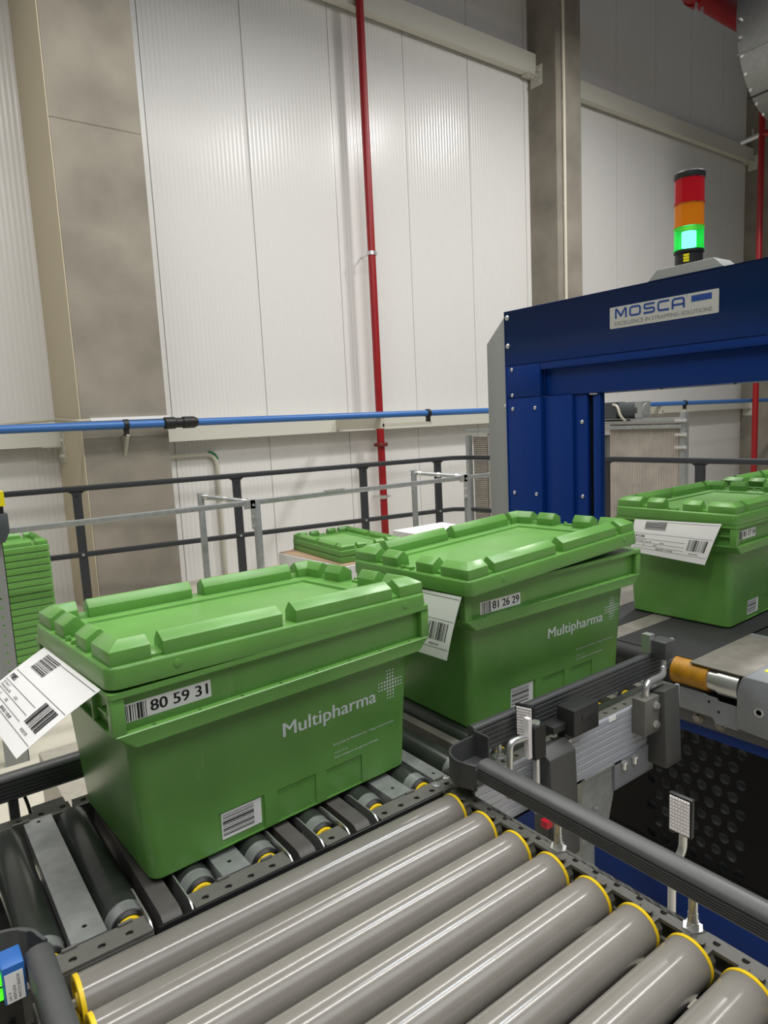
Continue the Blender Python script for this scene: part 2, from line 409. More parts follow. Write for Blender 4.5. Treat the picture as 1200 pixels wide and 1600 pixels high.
def body_mesh():
    mb = MB(); r = .022
    R = lambda ax, ay, z, rr=r: rrect(ax, ay, L_-ax, W_-ay, rr, z)
    axz = lambda z: .0454+(.0282-.0454)*z/.235
    ayz = lambda z: ay0+k_*z
    mb.loops([R(axz(0)+.004, ayz(0)+.004, 0, .016), R(axz(0), ayz(0), .004, .019), R(axz(.09), ayz(.09), .09), R(axz(.15), ayz(.15), .15), R(.0284, .0284, .2345),
              R(.024, .0022, .2349, .012), R(.022, .0, .2365, .012), R(.0015, 0, .2575, .008), R(.002, .0018, .2591, .008), R(.0100, .0135, .2591, .004), R(.0100, .0135, .3120, .004), R(.0, .0, .3125, .006), R(.0, .0, .3205, .006)])
    o = mb.build('body', G, smooth=30)
    cut = MB()
    for x0, x1, zt in ((.157, .240, .066), (.265, .343, .063), (.365, .446, .061)):
        A = frame((x0, ay0+.0020, 0), (1, 0, 0), (0, k_, 1))
        cut.box(0, x1-x0, .006, zt, 0, .03, 0, A)
    for i in range(8): cut.cyl((.06+.07*i, .006, .25), (.06+.07*i, .006, .27), .003, 0, 10)
    co = cut.build('cut', G, smooth=0)
    b = o.modifiers.new('b', 'BOOLEAN'); b.object = co; b.solver = 'EXACT'
    dg = bpy.context.evaluated_depsgraph_get(); dg.update()
    me = bpy.data.meshes.new_from_object(o.evaluated_get(dg)); me.name = 'body'
    me.polygons.foreach_set('use_smooth', [True]*len(me.polygons)); me.set_sharp_from_angle(angle=math.radians(25))
    bpy.data.objects.remove(o); bpy.data.objects.remove(co)
    return me
BODYMESH = body_mesh()
def link(name, me, parent): o = bpy.data.objects.new(name, me); COL.objects.link(o); o.parent = parent; return o
def corner_posts(parent):
    m = MB()
    for sx in (0, 1):
        for sy in (0, 1):
            fx = (lambda a, b: (L_-b, L_-a)) if sx else (lambda a, b: (a, b)); fy = (lambda a, b: (W_-b, W_-a)) if sy else (lambda a, b: (a, b))
            x0, x1 = fx(.0015, .0205); y0, y1 = fy(.0015, .0205)
            m = MB(); m.box(x0, x1, y0, y1, .2585, .3130); m.build('corner_post', G, parent, bevel=.0015, smooth=30)
            x0, x1 = fx(.0002, .012); y0, y1 = fy(.0203, .055); m = MB(); m.box(x0, x1, y0, y1, .2865, .2890); m.build('rib', G, parent, smooth=0)
    for sx in (0, 1):                                     # handle cheeks on the short sides
        for y in (.085, .305):
            x0, x1 = ((L_-.012, L_-.001) if sx else (.001, .012)); m = MB(); m.box(x0, x1, y, y+.006, .2585, .3125); m.build('handle_cheek', G, parent, bevel=.001, smooth=30)
def print_mesh():
    m = MB(); n = .0006
    F = lambda x, z: frame((x, ay0+k_*z-n, z), (1, 0, 0), (0, k_, 1))
    m.text('Multipharma', F(.282, .1530), .0250, 0, width=.201, bold=.028)
    o = m.build('brand_lettering', GI, smooth=0, recalc=False); res = [('brand_lettering', o.data)]; bpy.data.objects.remove(o); m = MB()
    for i in range(9):
        for j in range(9):
            if not (3 <= i <= 5 or 3 <= j <= 5): continue
            d = max(abs(i-4), abs(j-4)); r = .0026-.00028*max(d-1, 0)
            A = F(.5185+(i-4)*.0068, .1780+(j-4)*.0068)
            m.face([A @ Vector((r*math.cos(t*PI/4), r*math.sin(t*PI/4), 0)) for t in range(8)])
    o = m.build('dotted_cross', GI, smooth=0, recalc=False); res.append(('dotted_cross', o.data)); bpy.data.objects.remove(o); m = MB()
    m.text('Propriété de Multipharma - Usage exclusivement', F(.383, .1005), .0042, 0, width=.142)
    m.text('réservé au', F(.384, .0850), .0028, 0, width=.030)
    m.text('Voor transport van geneesmiddelen', F(.384, .0755), .0042, 0, width=.101)
    o = m.build('small_lettering', GI, smooth=0, recalc=False); res.append(('small_lettering', o.data)); bpy.data.objects.remove(o); return res
PRINTMESH = print_mesh()
def crate(label, loc, rz, num, nx, nz, nw, lid_loc, lid_rot, prn=True, bc=True):
    t = thing('storage_crate', label, 'crate', loc, rz, world=False, group='green lidded crates on the conveyor line')
    link('body', BODYMESH, t); corner_posts(t)
    l = link('lid', LIDMESH, t); l.location = lid_loc; l.rotation_euler = lid_rot
    if prn:
        for nm, me in PRINTMESH: link(nm, me, t)
    if num:
        m = MB(); A = frame((nx, .0130, nz), (1, 0, 0), (0, 0, 1)); h = .0265
        m.box(0, nw, 0, h, -.0006, 0, 0, A)
        B = frame((nx, .0130-.0003, nz), (1, 0, 0), (0, 0, 1))
        barcode(m, .004, nw*.26, .001, h-.002, B, 1, 9, seed=hash(num) % 99)
        m.text(num, frame((nx+nw*.30, .0127, nz+.0062), (1, 0, 0), (0, 0, 1)), .0165, 1, width=nw*.66, bold=.035)
        tag(m.build('number_sticker', [WHITE, INK], t, smooth=0, recalc=False), 'white barcode sticker numbered '+num)
    if bc:
        m = MB(); y = ay0+.0020
        A = frame((.1620, y+k_*.018-.0006, .018), (1, 0, 0), (0, k_, 1)); B = frame((.1620, y+k_*.018-.0009, .018), (1, 0, 0), (0, k_, 1))
        m.box(0, .072, 0, .045, -.0004, 0, 0, A)
        barcode(m, .002, .058, .006, .042, B, 1, 13, 'v', seed=5)
        m.text('800001', frame((.1620+.066, y+k_*.018-.0009, .018+.012), (0, k_, 1), (-1, 0, 0)), .0035, 1)
        m.build('barcode_sticker', [WHITE, INK], t, smooth=0, recalc=False)
    return t
def tilt(dx, dy): return (math.atan(dy), -math.atan(dx), 0)
c1 = crate('green lidded crate numbered 80 59 31 at the transfer by the grey rollers', (0, 0, 0), .0576, '80 59 31', .020, .2705, .133, (0, 0, .3256), tilt(-.0131/.6, -.0142/.396))
c2 = crate('green crate numbered 81 26 29 with its lid tipped up at one end', (.70, .044, 0), -.012, '81 26 29', .054, .2615, .120, (-.010, -.026, .318), (math.atan(-.016), -math.atan(.035), .043))
c3 = crate('green lidded crate numbered 81 17 14 on the black belts before the blue arch', (1.73, .012, .002), .029, '81 17 14', .037, .2725, .112, (0, 0, .3215), (0, 0, 0))
c4 = crate('green lidded crate beyond the arch, behind crate 81 17 14, mostly hidden', (2.42, .030, .002), .02, None, 0, 0, 0, (0, 0, .3215), (0, 0, 0))

# paper address sheets tucked under the lids
def sheet(label, root, A, B, C, D, big, seed, curl=.004):
    A, B, C, D = map(Vector, (A, B, C, D)); WU, HV = .29, .14
    rootm = Matrix.Rotation(root.rotation_euler[2], 4, 'Z'); rootm.translation = root.location
    nrm = (B-A).cross(D-A).normalized()
    if nrm.x > 0: nrm = -nrm
    def mp(p):                   # p.x = 0..1 along, p.y = 0..1 outward, p.z = offset towards the viewer
        u, v = p.x, p.y
        q = (1-u)*(1-v)*A+u*(1-v)*B+u*v*C+(1-u)*v*D
        q += nrm*(curl*math.sin(PI*v)*(.6+.4*math.sin(PI*u))+p.z)
        return rootm @ q
    t = thing('address_sheet', label, 'paper label', tuple(mp(Vector((.5, .5, 0)))), 0, group='white address sheets under the crate lids')
    m = MB(); nu, nv = 14, 10
    for z, fl in ((0, 0), (-.0004, 1)):
        V = [[m.bm.verts.new(mp(Vector((i/nu, j/nv, z)))) for i in range(nu+1)] for j in range(nv+1)]
        for j in range(nv):
            for i in range(nu): m.bm.faces.new((V[j][i], V[j][i+1], V[j+1][i+1], V[j+1][i]))
    m.build('paper', WHITE, t, smooth=40, recalc=False)
    m = MB(); I = Matrix.Identity(4); I.translation = (0, 0, .0005)
    def bars(u0, u1, v0, v1, axis, n, sd):
        rr = random.Random(sd); ws = [rr.choice((1, 1, 2, 3)) for _ in range(2*n)]; tt = sum(ws); p = 0
        for i, w in enumerate(ws):
            a, b = p/tt, (p+w)/tt; p += w
            if i % 2: continue
            K = 3
            for k in range(K):
                if axis == 'u': m.quad2(u0+(u1-u0)*a, u0+(u1-u0)*b, v0+(v1-v0)*k/K, v0+(v1-v0)*(k+1)/K, I, 0, mp)
                else: m.quad2(u0+(u1-u0)*k/K, u0+(u1-u0)*(k+1)/K, v0+(v1-v0)*a, v0+(v1-v0)*b, I, 0, mp)
    bars(.15, .41, .04, .29, 'v', 20, seed); bars(.725, .945, .44, .725, 'u', 15, seed+1)
    def line(u0, u1, v): 
        for k in range(6): m.quad2(u0+(u1-u0)*k/6, u0+(u1-u0)*(k+1)/6, v-.004, v+.004, I, 1, mp)
    line(.30, .985, .05); line(.03, .985, .40)
    for v in (.555, .67, .76): line(.03, .69, v)
    line(.03, .985, .845)
    def txt(s, u, v, h, w, bold=0, mi=0):      # baseline at v, text runs along +u
        A_ = Matrix(((1/1, 0, 0, u), (0, -1/HV*WU, 0, v), (0, 0, 1, .0005), (0, 0, 0, 1)))
        m.text(s, A_, h, mi, width=w, bold=bold, wmap=mp)
    txt(big, .05, .52, .034, .115, .05)
    txt('Rue Travers 17', .05, .605, .017, .14); txt('8 Clavantine Geel NB', .05, .65, .017, .22)
    txt('KDR42', .375, .65, .017, .06); txt('1/2', .16, .735, .017, .03); txt('KBE', .30, .735, .017, .05)
    txt('08.04.20 / 11:05:40', .34, .825, .019, .22, .03); txt('84201505', .765, .81, .017, .11)
    m.build('printing', [INK, INKG], t, smooth=0, recalc=False)
    return t
sheet('white address sheet sticking out beside the lid of crate 80 59 31', c1, (-.003, .322, .316), (-.003, .021, .325), (-.108, .060, .249), (-.108, .359, .240), 'P085', 11)
sheet('white address sheet hanging from crate 81 26 29, half hidden by the first crate', c2, (-.013, .262, .306), (-.012, -.004, .316), (-.026, .032, .178), (-.028, .300, .167), 'P112', 21)
sheet('white address sheet hanging across the end of crate 81 17 14', c3, (-.006, .318, .316), (-.003, .042, .3245), (-.015, .084, .199), (-.016, .327, .212), 'P178', 31)

# ================================================================== FOREGROUND ROLLER CONVEYOR
RX0, RX1, RR, RZ, RP, RY0 = -.095, .537, .031, -.023, .0730, -.0875
fc = thing('roller_conveyor', 'roller conveyor of thick grey tubes with yellow end rings in front', 'conveyor', (.22, -.5, FZ))
NROLL = 13
for i in range(NROLL):
    y = RY0-RP*i
    m = MB(); m.lathe((RX0+.006, y, RZ), (1, 0, 0), [(0, RR*.5), (0, RR), (RX1-RX0-.010, RR), (RX1-RX0-.010, RR*.5)], 0, 48)
    m.cyl((RX0-.014, y, RZ), (RX1+.014, y, RZ), .006, 1, 6)
    ro = m.build('roller', [ROLL, STEEL], fc)
    for a, s in ((RX0+.0065, -1), (RX1-.0045, 1)):
        e = MB(); e.lathe((a, y, RZ), (s, 0, 0), [(0, .0285), (0, RR+.0012), (.005, RR+.0012), (.006, RR), (.006, .025), (.004, .024), (.004, .012), (.007, .011), (.007, .004)], 0, 40)
        o = e.build('end_ring', YEL); sub(o, ro)
# right side frame: perforated top flange with a bearing seat per roller
yb = RY0-RP*NROLL+.02
m = MB(); F = frame((.556, yb, -.006), (0, 1, 0), (-1, 0, 0))
m.hole_strip((0, -.054-yb, -.024, 0), [(RY0-yb+.018-.0365*k, -.013, .0048) for k in range(1, 2*NROLL-2)], F, .005)
m.box(.572, .580, yb, -.054, -.085, -.006); m.box(.551, .556, yb, -.054, -.085, -.030)
for i in range(NROLL):
    y = RY0-RP*i
    m.prism([(-.022, -.045), (.022, -.045), (.024, -.02), (.017, -.0065), (-.017, -.0065), (-.024, -.02)], frame((.545, y, 0), (0, 1, 0), (0, 0, 1)), .012)
    m.box(.541, .556, y-.020, y+.020, -.012, -.0062); m.box(.546, .554, y-.012, y-.006, -.007, .000); m.box(.546, .554, y+.006, y+.012, -.007, .000)
    m.box(.546, .549, y-.012, y+.012, -.007, .0006)
m.build('side_frame', DK, fc, bevel=.0012, bseg=1, smooth=30)
m = MB()
m.box(-.122, -.108, yb, -.055, -.085, -.012); m.box(-.140, -.122, yb, -.055, -.085, -.020)
for i in range(NROLL): m.box(-.110, -.101, RY0-RP*i-.016, RY0-RP*i+.016, -.045, -.010)
m.build('side_frame', DK, fc, bevel=.0012, bseg=1, smooth=30)
m = MB(); m.box(-.11, .56, yb, -.055, -.12, -.115)
m.build('shade_sheet', PIT, fc, smooth=0)  # black sheet added so the gaps between the rollers look shaded
for x in (-.115, .565):
    for y in (-.20, -.95):
        m = MB(); m.box(x-.02, x+.02, y-.02, y+.02, FZ+.004, -.08); m.box(x-.04, x+.04, y-.04, y+.04, FZ+.001, FZ+.008)
        m.build('leg', GALV, fc, smooth=0)
# guide rail profile (rounded top, ribbed face), swept along y or x
def rail_profile(w, h):
    P = []
    for k in range(7):
        t = PI*k/6; P.append((w/2-w/2*math.cos(t), h-w*.30+w*.30*math.sin(t)))
    P += [(w, h*.12), (w-.003, 0), (.003, 0)]
    z = .003
    L = []
    n = 5; st = (h-w*.30-.006)/n
    for k in range(n):
        L += [(0, z+st*k), (0, z+st*k+st*.62), (.0018, z+st*k+st*.70), (.0018, z+st*k+st*.95)]
    return P+L
def rail_y(x, y0, y1, z, w, h, flip=False):
    P = rail_profile(w, h); m = MB()
    m.loops([[(x+(w-a if flip else a), y, z+b) for a, b in P] for y in (y0, y1)]); return m
def rail_x(y, x0, x1, z, w, h, face_near=True):
    P = rail_profile(w, h); m = MB()
    m.loops([[(x, y+(a if face_near else w-a), z+b) for a, b in P] for x in (x0, x1)]); return m
rail_y(.558, yb, -.125, .042, .036, .036).build('guide_rail', DK2, fc, smooth=40)
def post(x, y, z0, z1, parent, rx=None):
    m = MB(); m.cyl((x, y, z0-.03), (x, y, z1), .0058, 0, 14)
    m.lathe((x, y, z0), (0, 0, 1), [(0, .0135), (.002, .0135), (.002, .0085), (.009, .0085)], 0, 6); m.lathe((x, y, z0+.009), (0, 0, 1), [(0, .007), (.012, .0062)], 0, 14)
    if rx is not None: m.cyl((x, y, z1-.004), (rx, y, z1-.004), .0055, 0, 10)
    return m.build('rail_post', STEEL, parent, smooth=40)
for y in (-.289, -.510, -.86): post(.573, y, -.006, .043, fc)
# left-hand guide rail with its flared end and the sensor beside it
rail_y(-.144, yb, -.090, .040, .030, .038, True).build('guide_rail', DK2, fc, smooth=40)
m = MB(); arc = [(-.118, -.09)]+[(-.122-.050*(1-math.cos(t)), -.085+.048*math.sin(t)) for t in [PI/2*k/10 for k in range(1, 11)]]+[(-.30, -.037)]
out = arc; inn = [(x-.0045 if k < 6 else x-.002, y-.0045 if k > 3 else y) for k, (x, y) in enumerate(arc)]
m.loops([[(x, y, z) for x, y in out+inn[::-1]] for z in (.010, .080)])
m.build('rail_end', DK2, fc, smooth=40)

# ================================================================== TRANSFER CONVEYOR (first crate)
tc_ = thing('transfer_conveyor', 'transfer conveyor of dark rollers and lift belts under crate 80 59 31', 'conveyor', (.1, .19, FZ))
CR, CP = .0275, .1085
def dark_roller(x, parent, y0=.012, y1=.358):
    m = MB(); z = -CR-.001
    m.lathe((x, y0, z), (0, 1, 0), [(0, .012), (0, CR-.001), (.022, CR-.001), (.022, CR+.0004), (.024, CR+.0008), (y1-y0-.02, CR+.0008), (y1-y0-.02, CR-.0006), (y1-y0, CR-.0006), (y1-y0, .012)], 0, 36, [1, 1, 1, 0, 0, 0, 0, 2, 2])
    r = m.build('roller', [RUB, GALV, BLK], parent)
    e = MB(); e.lathe((x, y0-.0005, z), (0, -1, 0), [(0, CR-.003), (.0005, CR-.0025), (.005, CR-.006)], 0, 36); sub(e.build('end_seal', BLK), r)
    e = MB(); e.lathe((x, y0-.004, z), (0, -1, 0), [(0, .0195), (.004, .0195), (.0055, .0175), (.0055, .010), (.0025, .009), (.0025, .004)], 0, 32); sub(e.build('hub', YEL), r)
    return r
for k in range(-4, 7): dark_roller(-.112+CP*k, tc_)
def deck_plate(x, w, parent, y0=-.004, y1=.372, z=-.007, material=None):
    m = MB(); F = frame((x-w/2, y0, z), (1, 0, 0), (0, 1, 0))
    m.hole_strip((0, w, 0, .06), [(w/2, .030, .0035)], F, .002); m.hole_strip((0, w, y1-y0-.03, y1-y0), [(w/2, y1-y0-.015, .0035)], F, .002)
    m.box(x-w/2, x+w/2, y0+.06, y1-.03, z-.002, z); m.box(x-w/2, x-w/2+.002, y0, y1, z-.03, z-.002); m.box(x+w/2-.002, x+w/2, y0, y1, z-.03, z-.002)
    return m.build('deck_plate', material or GALV, parent, smooth=0)
deck_plate(-.058, .046, tc_); deck_plate(-.275, .046, tc_); deck_plate(-.384, .046, tc_); deck_plate(.159, .046, tc_); deck_plate(.485, .046, tc_); deck_plate(.585, .030, tc_, z=-.014)
def lift_belt(x, parent, w=.046):
    y0, y1, r, zt = -.022, .345, .024, -.0055
    P = []
    for k in range(9): t = PI/2+PI*k/8; P.append((y0+.004+r*math.cos(t), zt-r+r*math.sin(t)))
    for k in range(9): t = -PI/2+PI*k/8; P.append((y1-r+r*math.cos(t), zt-r+r*math.sin(t)))
    Q = [(y if abs(y) > 9 else y, z) for y, z in P]
    cy = sum(p[0] for p in P)/len(P); cz = zt-r
    inn = []
    for y, z in P: inn.append((y+(.003 if y < 0 else -.003 if y > .3 else 0), z+(-.003 if z > cz else .003)))
    m = MB()
    m.loops([[(x+s*w/2, y, z) for y, z in P] for s in (-.62, .62)])
    b = m.build('lift_belt', LBELT, parent, smooth=40)
    for s in (-1, 1):
        c = MB(); xs = x+s*w*.5
        c.loops([[(xx, y if y < .1 else y-.27, z+(z-cz)*.12) for y, z in P] for xx in (xs+s*.0052, xs+s*.0076)])
        sub(c.build('guide_cheek', STEEL), b)
    d = MB(); d.box(x-w/2-.012, x-w/2-.005, .0, .345, -.055, -.012); sub(d.build('belt_carrier', BLK), b)
for x in (.046, .268, .377): lift_belt(x, tc_)
# near side frame in perforated segments between the belts, far side frame
def near_seg(x0, x1, parent, holes):
    m = MB(); F = frame((x0, -.0445, -.0075), (1, 0, 0), (0, 1, 0)); w = x1-x0
    m.hole_strip((0, w, 0, .038), [(h-x0, .017, .0052) for h in holes if x0 < h < x1], F, .004)
    m.box(x0, x1, -.0445, -.0385, -.055, -.0120); m.box(x0, x1, -.0385, -.0090, -.0180, -.0140)
    for h in holes[::2]:
        if x0+.02 < h < x1-.02: m.box(h-.010, h+.010, -.010, -.006, -.0078, -.003)
    return m.build('side_frame', DK, parent, bevel=.001, bseg=1, smooth=30)
H0 = [-.45+.0365*k for k in range(60)]
for a, b in ((-.5, .016), (.078, .236), (.300, .344), (.410, .600)):
    near_seg(a, b, tc_, H0)
m = MB(); m.box(.022, .545, -.0520, -.0470, -.06, -.0030); m.build('skirt', BLK, tc_, bevel=.0015, smooth=30)
m = MB(); m.box(.30, .546, -.0518, -.0515, -.0060, -.0030); m.build('skirt_edge', STEEL, tc_, smooth=0)
def far_seg(a, b, parent):
    m = MB(); F = frame((a, .374, -.010), (1, 0, 0), (0, 1, 0))
    m.hole_strip((0, b-a, 0, .028), [(h-a, .014, .005) for h in H0 if a+.008 < h < b-.008], F, .004)
    m.box(a, b, .396, .402, -.11, -.012); m.box(a, b, .366, .376, -.05, -.008)
    for h in H0[::2]:
        if a+.02 < h < b-.02: m.box(h-.014, h+.014, .366, .371, -.009, -.003); 
    return m.build('side_frame', DK, parent, bevel=.001, bseg=1, smooth=30)
far_seg(-.5, .000, tc_); far_seg(.006, .60, tc_)
rail_x(.398, -.6, .60, .026, .030, .048).build('guide_rail', DK2, tc_, smooth=40)
for x in (-.42, -.088, .25, .52):
    m = MB(); m.box(x-.008, x+.008, .404, .420, -.03, .027); m.build('rail_post', DK2, tc_, smooth=0)
m = MB(); m.tube([(-.070, .412, .028), (-.062, .420, -.01), (-.060, .42, -.05), (-.07, .41, -.10)], .003, 0, 8, .02); m.build('cable', BLK, tc_)
for x in (-.4, .5):
    for y in (.385, -.030):
        m = MB(); m.box(x-.02, x+.02, y-.012, y+.012, FZ+.001, -.055); m.build('leg', GALV, tc_, smooth=0)
m = MB(); m.box(-.5, .60, -.02, .37, -.13, -.125); m.build('shade_sheet', PIT, tc_, smooth=0)  # added black sheet, stands in for the shade under these rollers
for x, y in ((.553, -.020), (.585, -.010)):
    m = MB(); m.lathe((x, y, -.0075), (0, 0, 1), [(0, .0085), (.0015, .0085), (.0025, .006), (.0025, .004), (.001, .003)], 0, 20); m.build('screw', GALV, tc_)

# ================================================================== SECOND ROLLER CONVEYOR (second crate)
sc = thing('straight_conveyor', 'straight roller conveyor with aluminium side profile under crate 81 26 29', 'conveyor', (.97, .19, FZ))
for k in range(7, 14): dark_roller(-.118+CP*k, sc, .012, .358)
for k in range(8, 14): deck_plate(-.112+CP*k-CP/2, .022, sc, z=-.012, material=PLATE)
# dark perforated top strip and silver profile on the near side
m = MB(); F = frame((.606, -.062, -.006), (1, 0, 0), (0, 1, 0))
m.hole_strip((0, .69, 0, .056), [(.03+.0365*k, .020, .0048) for k in range(17)], F, .005)
m.build('side_frame', DK, sc, bevel=.001, bseg=1, smooth=30)
m = MB(); P = [(-.060, -.004), (-.067, -.004)]
for k in range(7):
    z = -.006-k*.0148; P += [(-.068, z), (-.068, z-.0115), (-.0665, z-.0125), (-.0665, z-.014)]
P += [(-.068, -.112), (-.060, -.112)]
m.loops([[(x, y, z) for y, z in P] for x in (.606, 1.300)]); m.build('side_profile', ALU, sc, smooth=20)
m = MB(); m.box(.86, .885, -.0690, -.0680, -.013, -.002); m.box(1.015, 1.04, -.0690, -.0680, -.013, -.002); m.build('small_sticker', WHITE, sc, smooth=0)
far_seg(.605, 1.30, sc); rail_x(.424, .61, 1.36, .026, .030, .048).build('guide_rail', DK2, sc, smooth=40)
for x in (.75, 1.05, 1.28):
    m = MB(); m.box(x-.008, x+.008, .404, .446, -.03, .027); m.build('rail_post', DK2, sc, smooth=0)
rail_x(-.036, .640, 1.305, .024, .020, .060).build('guide_rail', DK2, sc, smooth=40)
# flared corner piece that joins the two guide rails
m = MB(); pth = [(.557, -.124), (.549, -.100)]+[(.546+.046*(1-math.cos(t)), -.088+.052*math.sin(t)) for t in [PI/2*k/8 for k in range(9)]]+[(.640, -.034)]
o_ = pth; i_ = []
for k, (x, y) in enumerate(pth):
    a = pth[max(k-1, 0)]; b = pth[min(k+1, len(pth)-1)]; d = Vector((b[0]-a[0], b[1]-a[1])).normalized(); i_.append((x+d.y*.004, y-d.x*.004))
m.loops([[(x, y, z) for x, y in o_+i_[::-1]] for z in (.022, .070)])
m.build('corner_piece', DK2, sc, bevel=.001, bseg=1, smooth=40)
m = MB(); m.box(.552, .640, -.120, -.042, .026, .031); m.build('corner_floor', DK2, sc, smooth=0)
m = MB(); m.box(.636, .640, -.075, -.036, .030, .080); m.build('corner_web', DK2, sc, bevel=.001, bseg=1, smooth=0)
m = MB(); m.box(.575, .605, -.085, -.060, .031, .0325); m.build('corner_pad', PLATE, sc, smooth=0)
# clamp brackets and feet
def foot(x0, x1, z0, z1, zt):
    m = MB(); prof = [(-.0685, z1), (-.085, z1+.004), (-.112, zt), (-.120, z0+.02), (-.120, z0), (-.069, z0)]
    m.loops([[(x, y, z) for y, z in prof] for x in (x0, x1)]); return m.build('bracket', FOOT, sc, bevel=.003, smooth=40)
foot(.765, .845, -.22, .012, .0); foot(1.160, 1.222, -.155, .020, .030)
m = MB(); m.box(1.100, 1.158, -.102, -.069, -.065, .020); m.build('clamp_block', DK, sc, bevel=.002, smooth=30)
for z in (.000, -.045):
    m = MB(); m.lathe((1.142, -.102, z), (0, -1, 0), [(0, .010), (.002, .010), (.002, .007), (.008, .007), (.008, .004)], 0, 6); m.build('bolt', STEEL, sc)
m = MB(); m.tube([(1.128, -.086, 0), (1.128, -.086, .050), (1.215, -.075, .044), (1.240, -.060, .050), (1.245, -.056, .11)], .0078, 0, 14, .018)
m.build('bent_rod', STEEL, sc)
m = MB(); m.box(1.228, 1.272, -.074, -.030, .075, .118); m.build('rod_clamp', DK2, sc, bevel=.002, smooth=30)
m = MB(); m.box(1.222, 1.242, -.036, -.014, .084, .130); m.build('clamp_jaw', STEEL, sc, smooth=0)
m = MB(); m.lathe((1.280, -.058, .085), (0, 0, 1), [(0, .005), (.03, .005)], 0, 8); m.build('clamp_screw', STEEL, sc, smooth=30)
for x in (.715, .955, 1.245):
    m = MB(); m.lathe((x, -.026, -.006), (0, 0, 1), [(0, .014), (.002, .014), (.002, .009), (.008, .009), (.008, .0055), (.030, .0055)], 0, 8); m.build('post_nut', STEEL, sc, smooth=30)
# black photo-sensor box on the profile
m = MB(); m.box(.850, .930, -.104, -.060, .018, .074); m.box(.875, .912, -.1055, -.104, .046, .060); m.box(.810, .850, -.085, -.055, .030, .045); m.box(.86, .92, -.072, -.052, -.006, .020)
m.build('sensor_box', mat('sensor_case_grey', lin(46, 46, 46), .5), sc, bevel=.004, smooth=30)
# steel plates, legs and an added black shade sheet below
m = MB(); m.prism([(0, 0), (.130, 0), (.085, -.15), (0, -.15)], frame((.925, -.062, -.116), (1, 0, 0), (0, 0, 1)), .004); m.box(.925, 1.055, -.072, -.058, -.118, -.113)
m.lathe((.965, -.067, -.20), (0, -1, 0), [(0, .010), (.002, .010), (.002, .007), (.008, .007)], 0, 6); m.build('gusset_plate', GALV, sc, smooth=0)
m = MB(); m.box(1.03, 1.18, -.072, -.066, -.175, -.112); m.box(1.03, 1.18, -.072, -.03, -.178, -.174); m.build('mounting_plate', GREYD, sc, smooth=0)
for x in (1.06, 1.10):
    m = MB(); m.lathe((x, -.075, -.122), (0, 0, 1), [(-.014, .006), (0, .006), (0, .009), (.004, .009)], 0, 8); m.build('hanging_bolt', STEEL, sc)
for x, y in ((.965, -.03), (.965, .385)):
    m = MB(); m.box(x-.02, x+.02, y-.02, y+.02, FZ+.001, -.112); m.build('leg', GALV, sc, smooth=0)
m = MB(); m.box(.63, 1.30, -.055, .37, -.13, -.125); m.build('shade_sheet', PIT, sc, smooth=0)  # black sheet added as the shade below the second line
m = MB(); m.box(.735, .752, -.128, -.112, -.122, -.108); m.tube([(.75, -.12, -.12), (.755, -.118, -.15), (.75, -.09, -.2)], .003, 1, 8)
m.build('red_plug', [REDP, BLK], sc, smooth=30)

# prism reflectors on bent rods
def reflector(label, o, U, w, h, rod, back=True):
    t = thing('prism_reflector', label, 'reflector', tuple(rod[-1]))
    F = frame(o, U, (0, 0, 1)); m = MB(); m.box(-w/2, w/2, 0, h, -.010, 0, 0, F); m.build('housing', BLK, t, bevel=.002, smooth=30)
    m = MB(); nx, nz = 7, 10; ew, eh = (w-.006)/nx, (h-.006)/nz
    for i in range(nx):
        for j in range(nz):
            a, b = -w/2+.003+i*ew, .003+j*eh; c = F @ Vector((a+ew/2, b+eh/2, .0026)); q = [F @ Vector(p) for p in ((a, b, .0005), (a+ew, b, .0005), (a+ew, b+eh, .0005), (a, b+eh, .0005))]
            for k in range(4): m.face([q[k], q[(k+1) % 4], c])
    m.build('prism_face', REFL, t, smooth=0, recalc=False)
    m = MB(); m.tube(rod, .0065, 0, 14, .014); m.build('rod', STEEL, t)
    return t
reflector('upright white prism reflector on a steel rod in front of the black perforated panel', (.752, -.387, -.012), (0.02, -1, 0), .040, .066, [(.758, -.390, .0), (.758, -.390, -.040), (.735, -.385, -.062), (.735, -.385, -.16), (.578, -.385, -.16)])
r2 = reflector('white prism reflector on a bent rod at the corner piece, beside crate 81 26 29', (.752, -.060, .036), (.35, -1, 0), .038, .066, [(.762, -.062, .068), (.765, -.082, .060), (.735, -.100, .062), (.668, -.100, .068), (.664, -.100, -.04)])
m = MB(); m.box(.722, .752, -.114, -.086, .018, .082); m.cyl((.738, -.100, .082), (.738, -.100, .087), .010, 1, 12); m.cyl((.740, -.100, -.10), (.740, -.100, .018), .0068, 1, 14)
m.box(.711, .720, -.108, -.096, .022, .102, 2)
m.build('rod_clamp', [BLK, STEEL, REFL], r2, smooth=30)

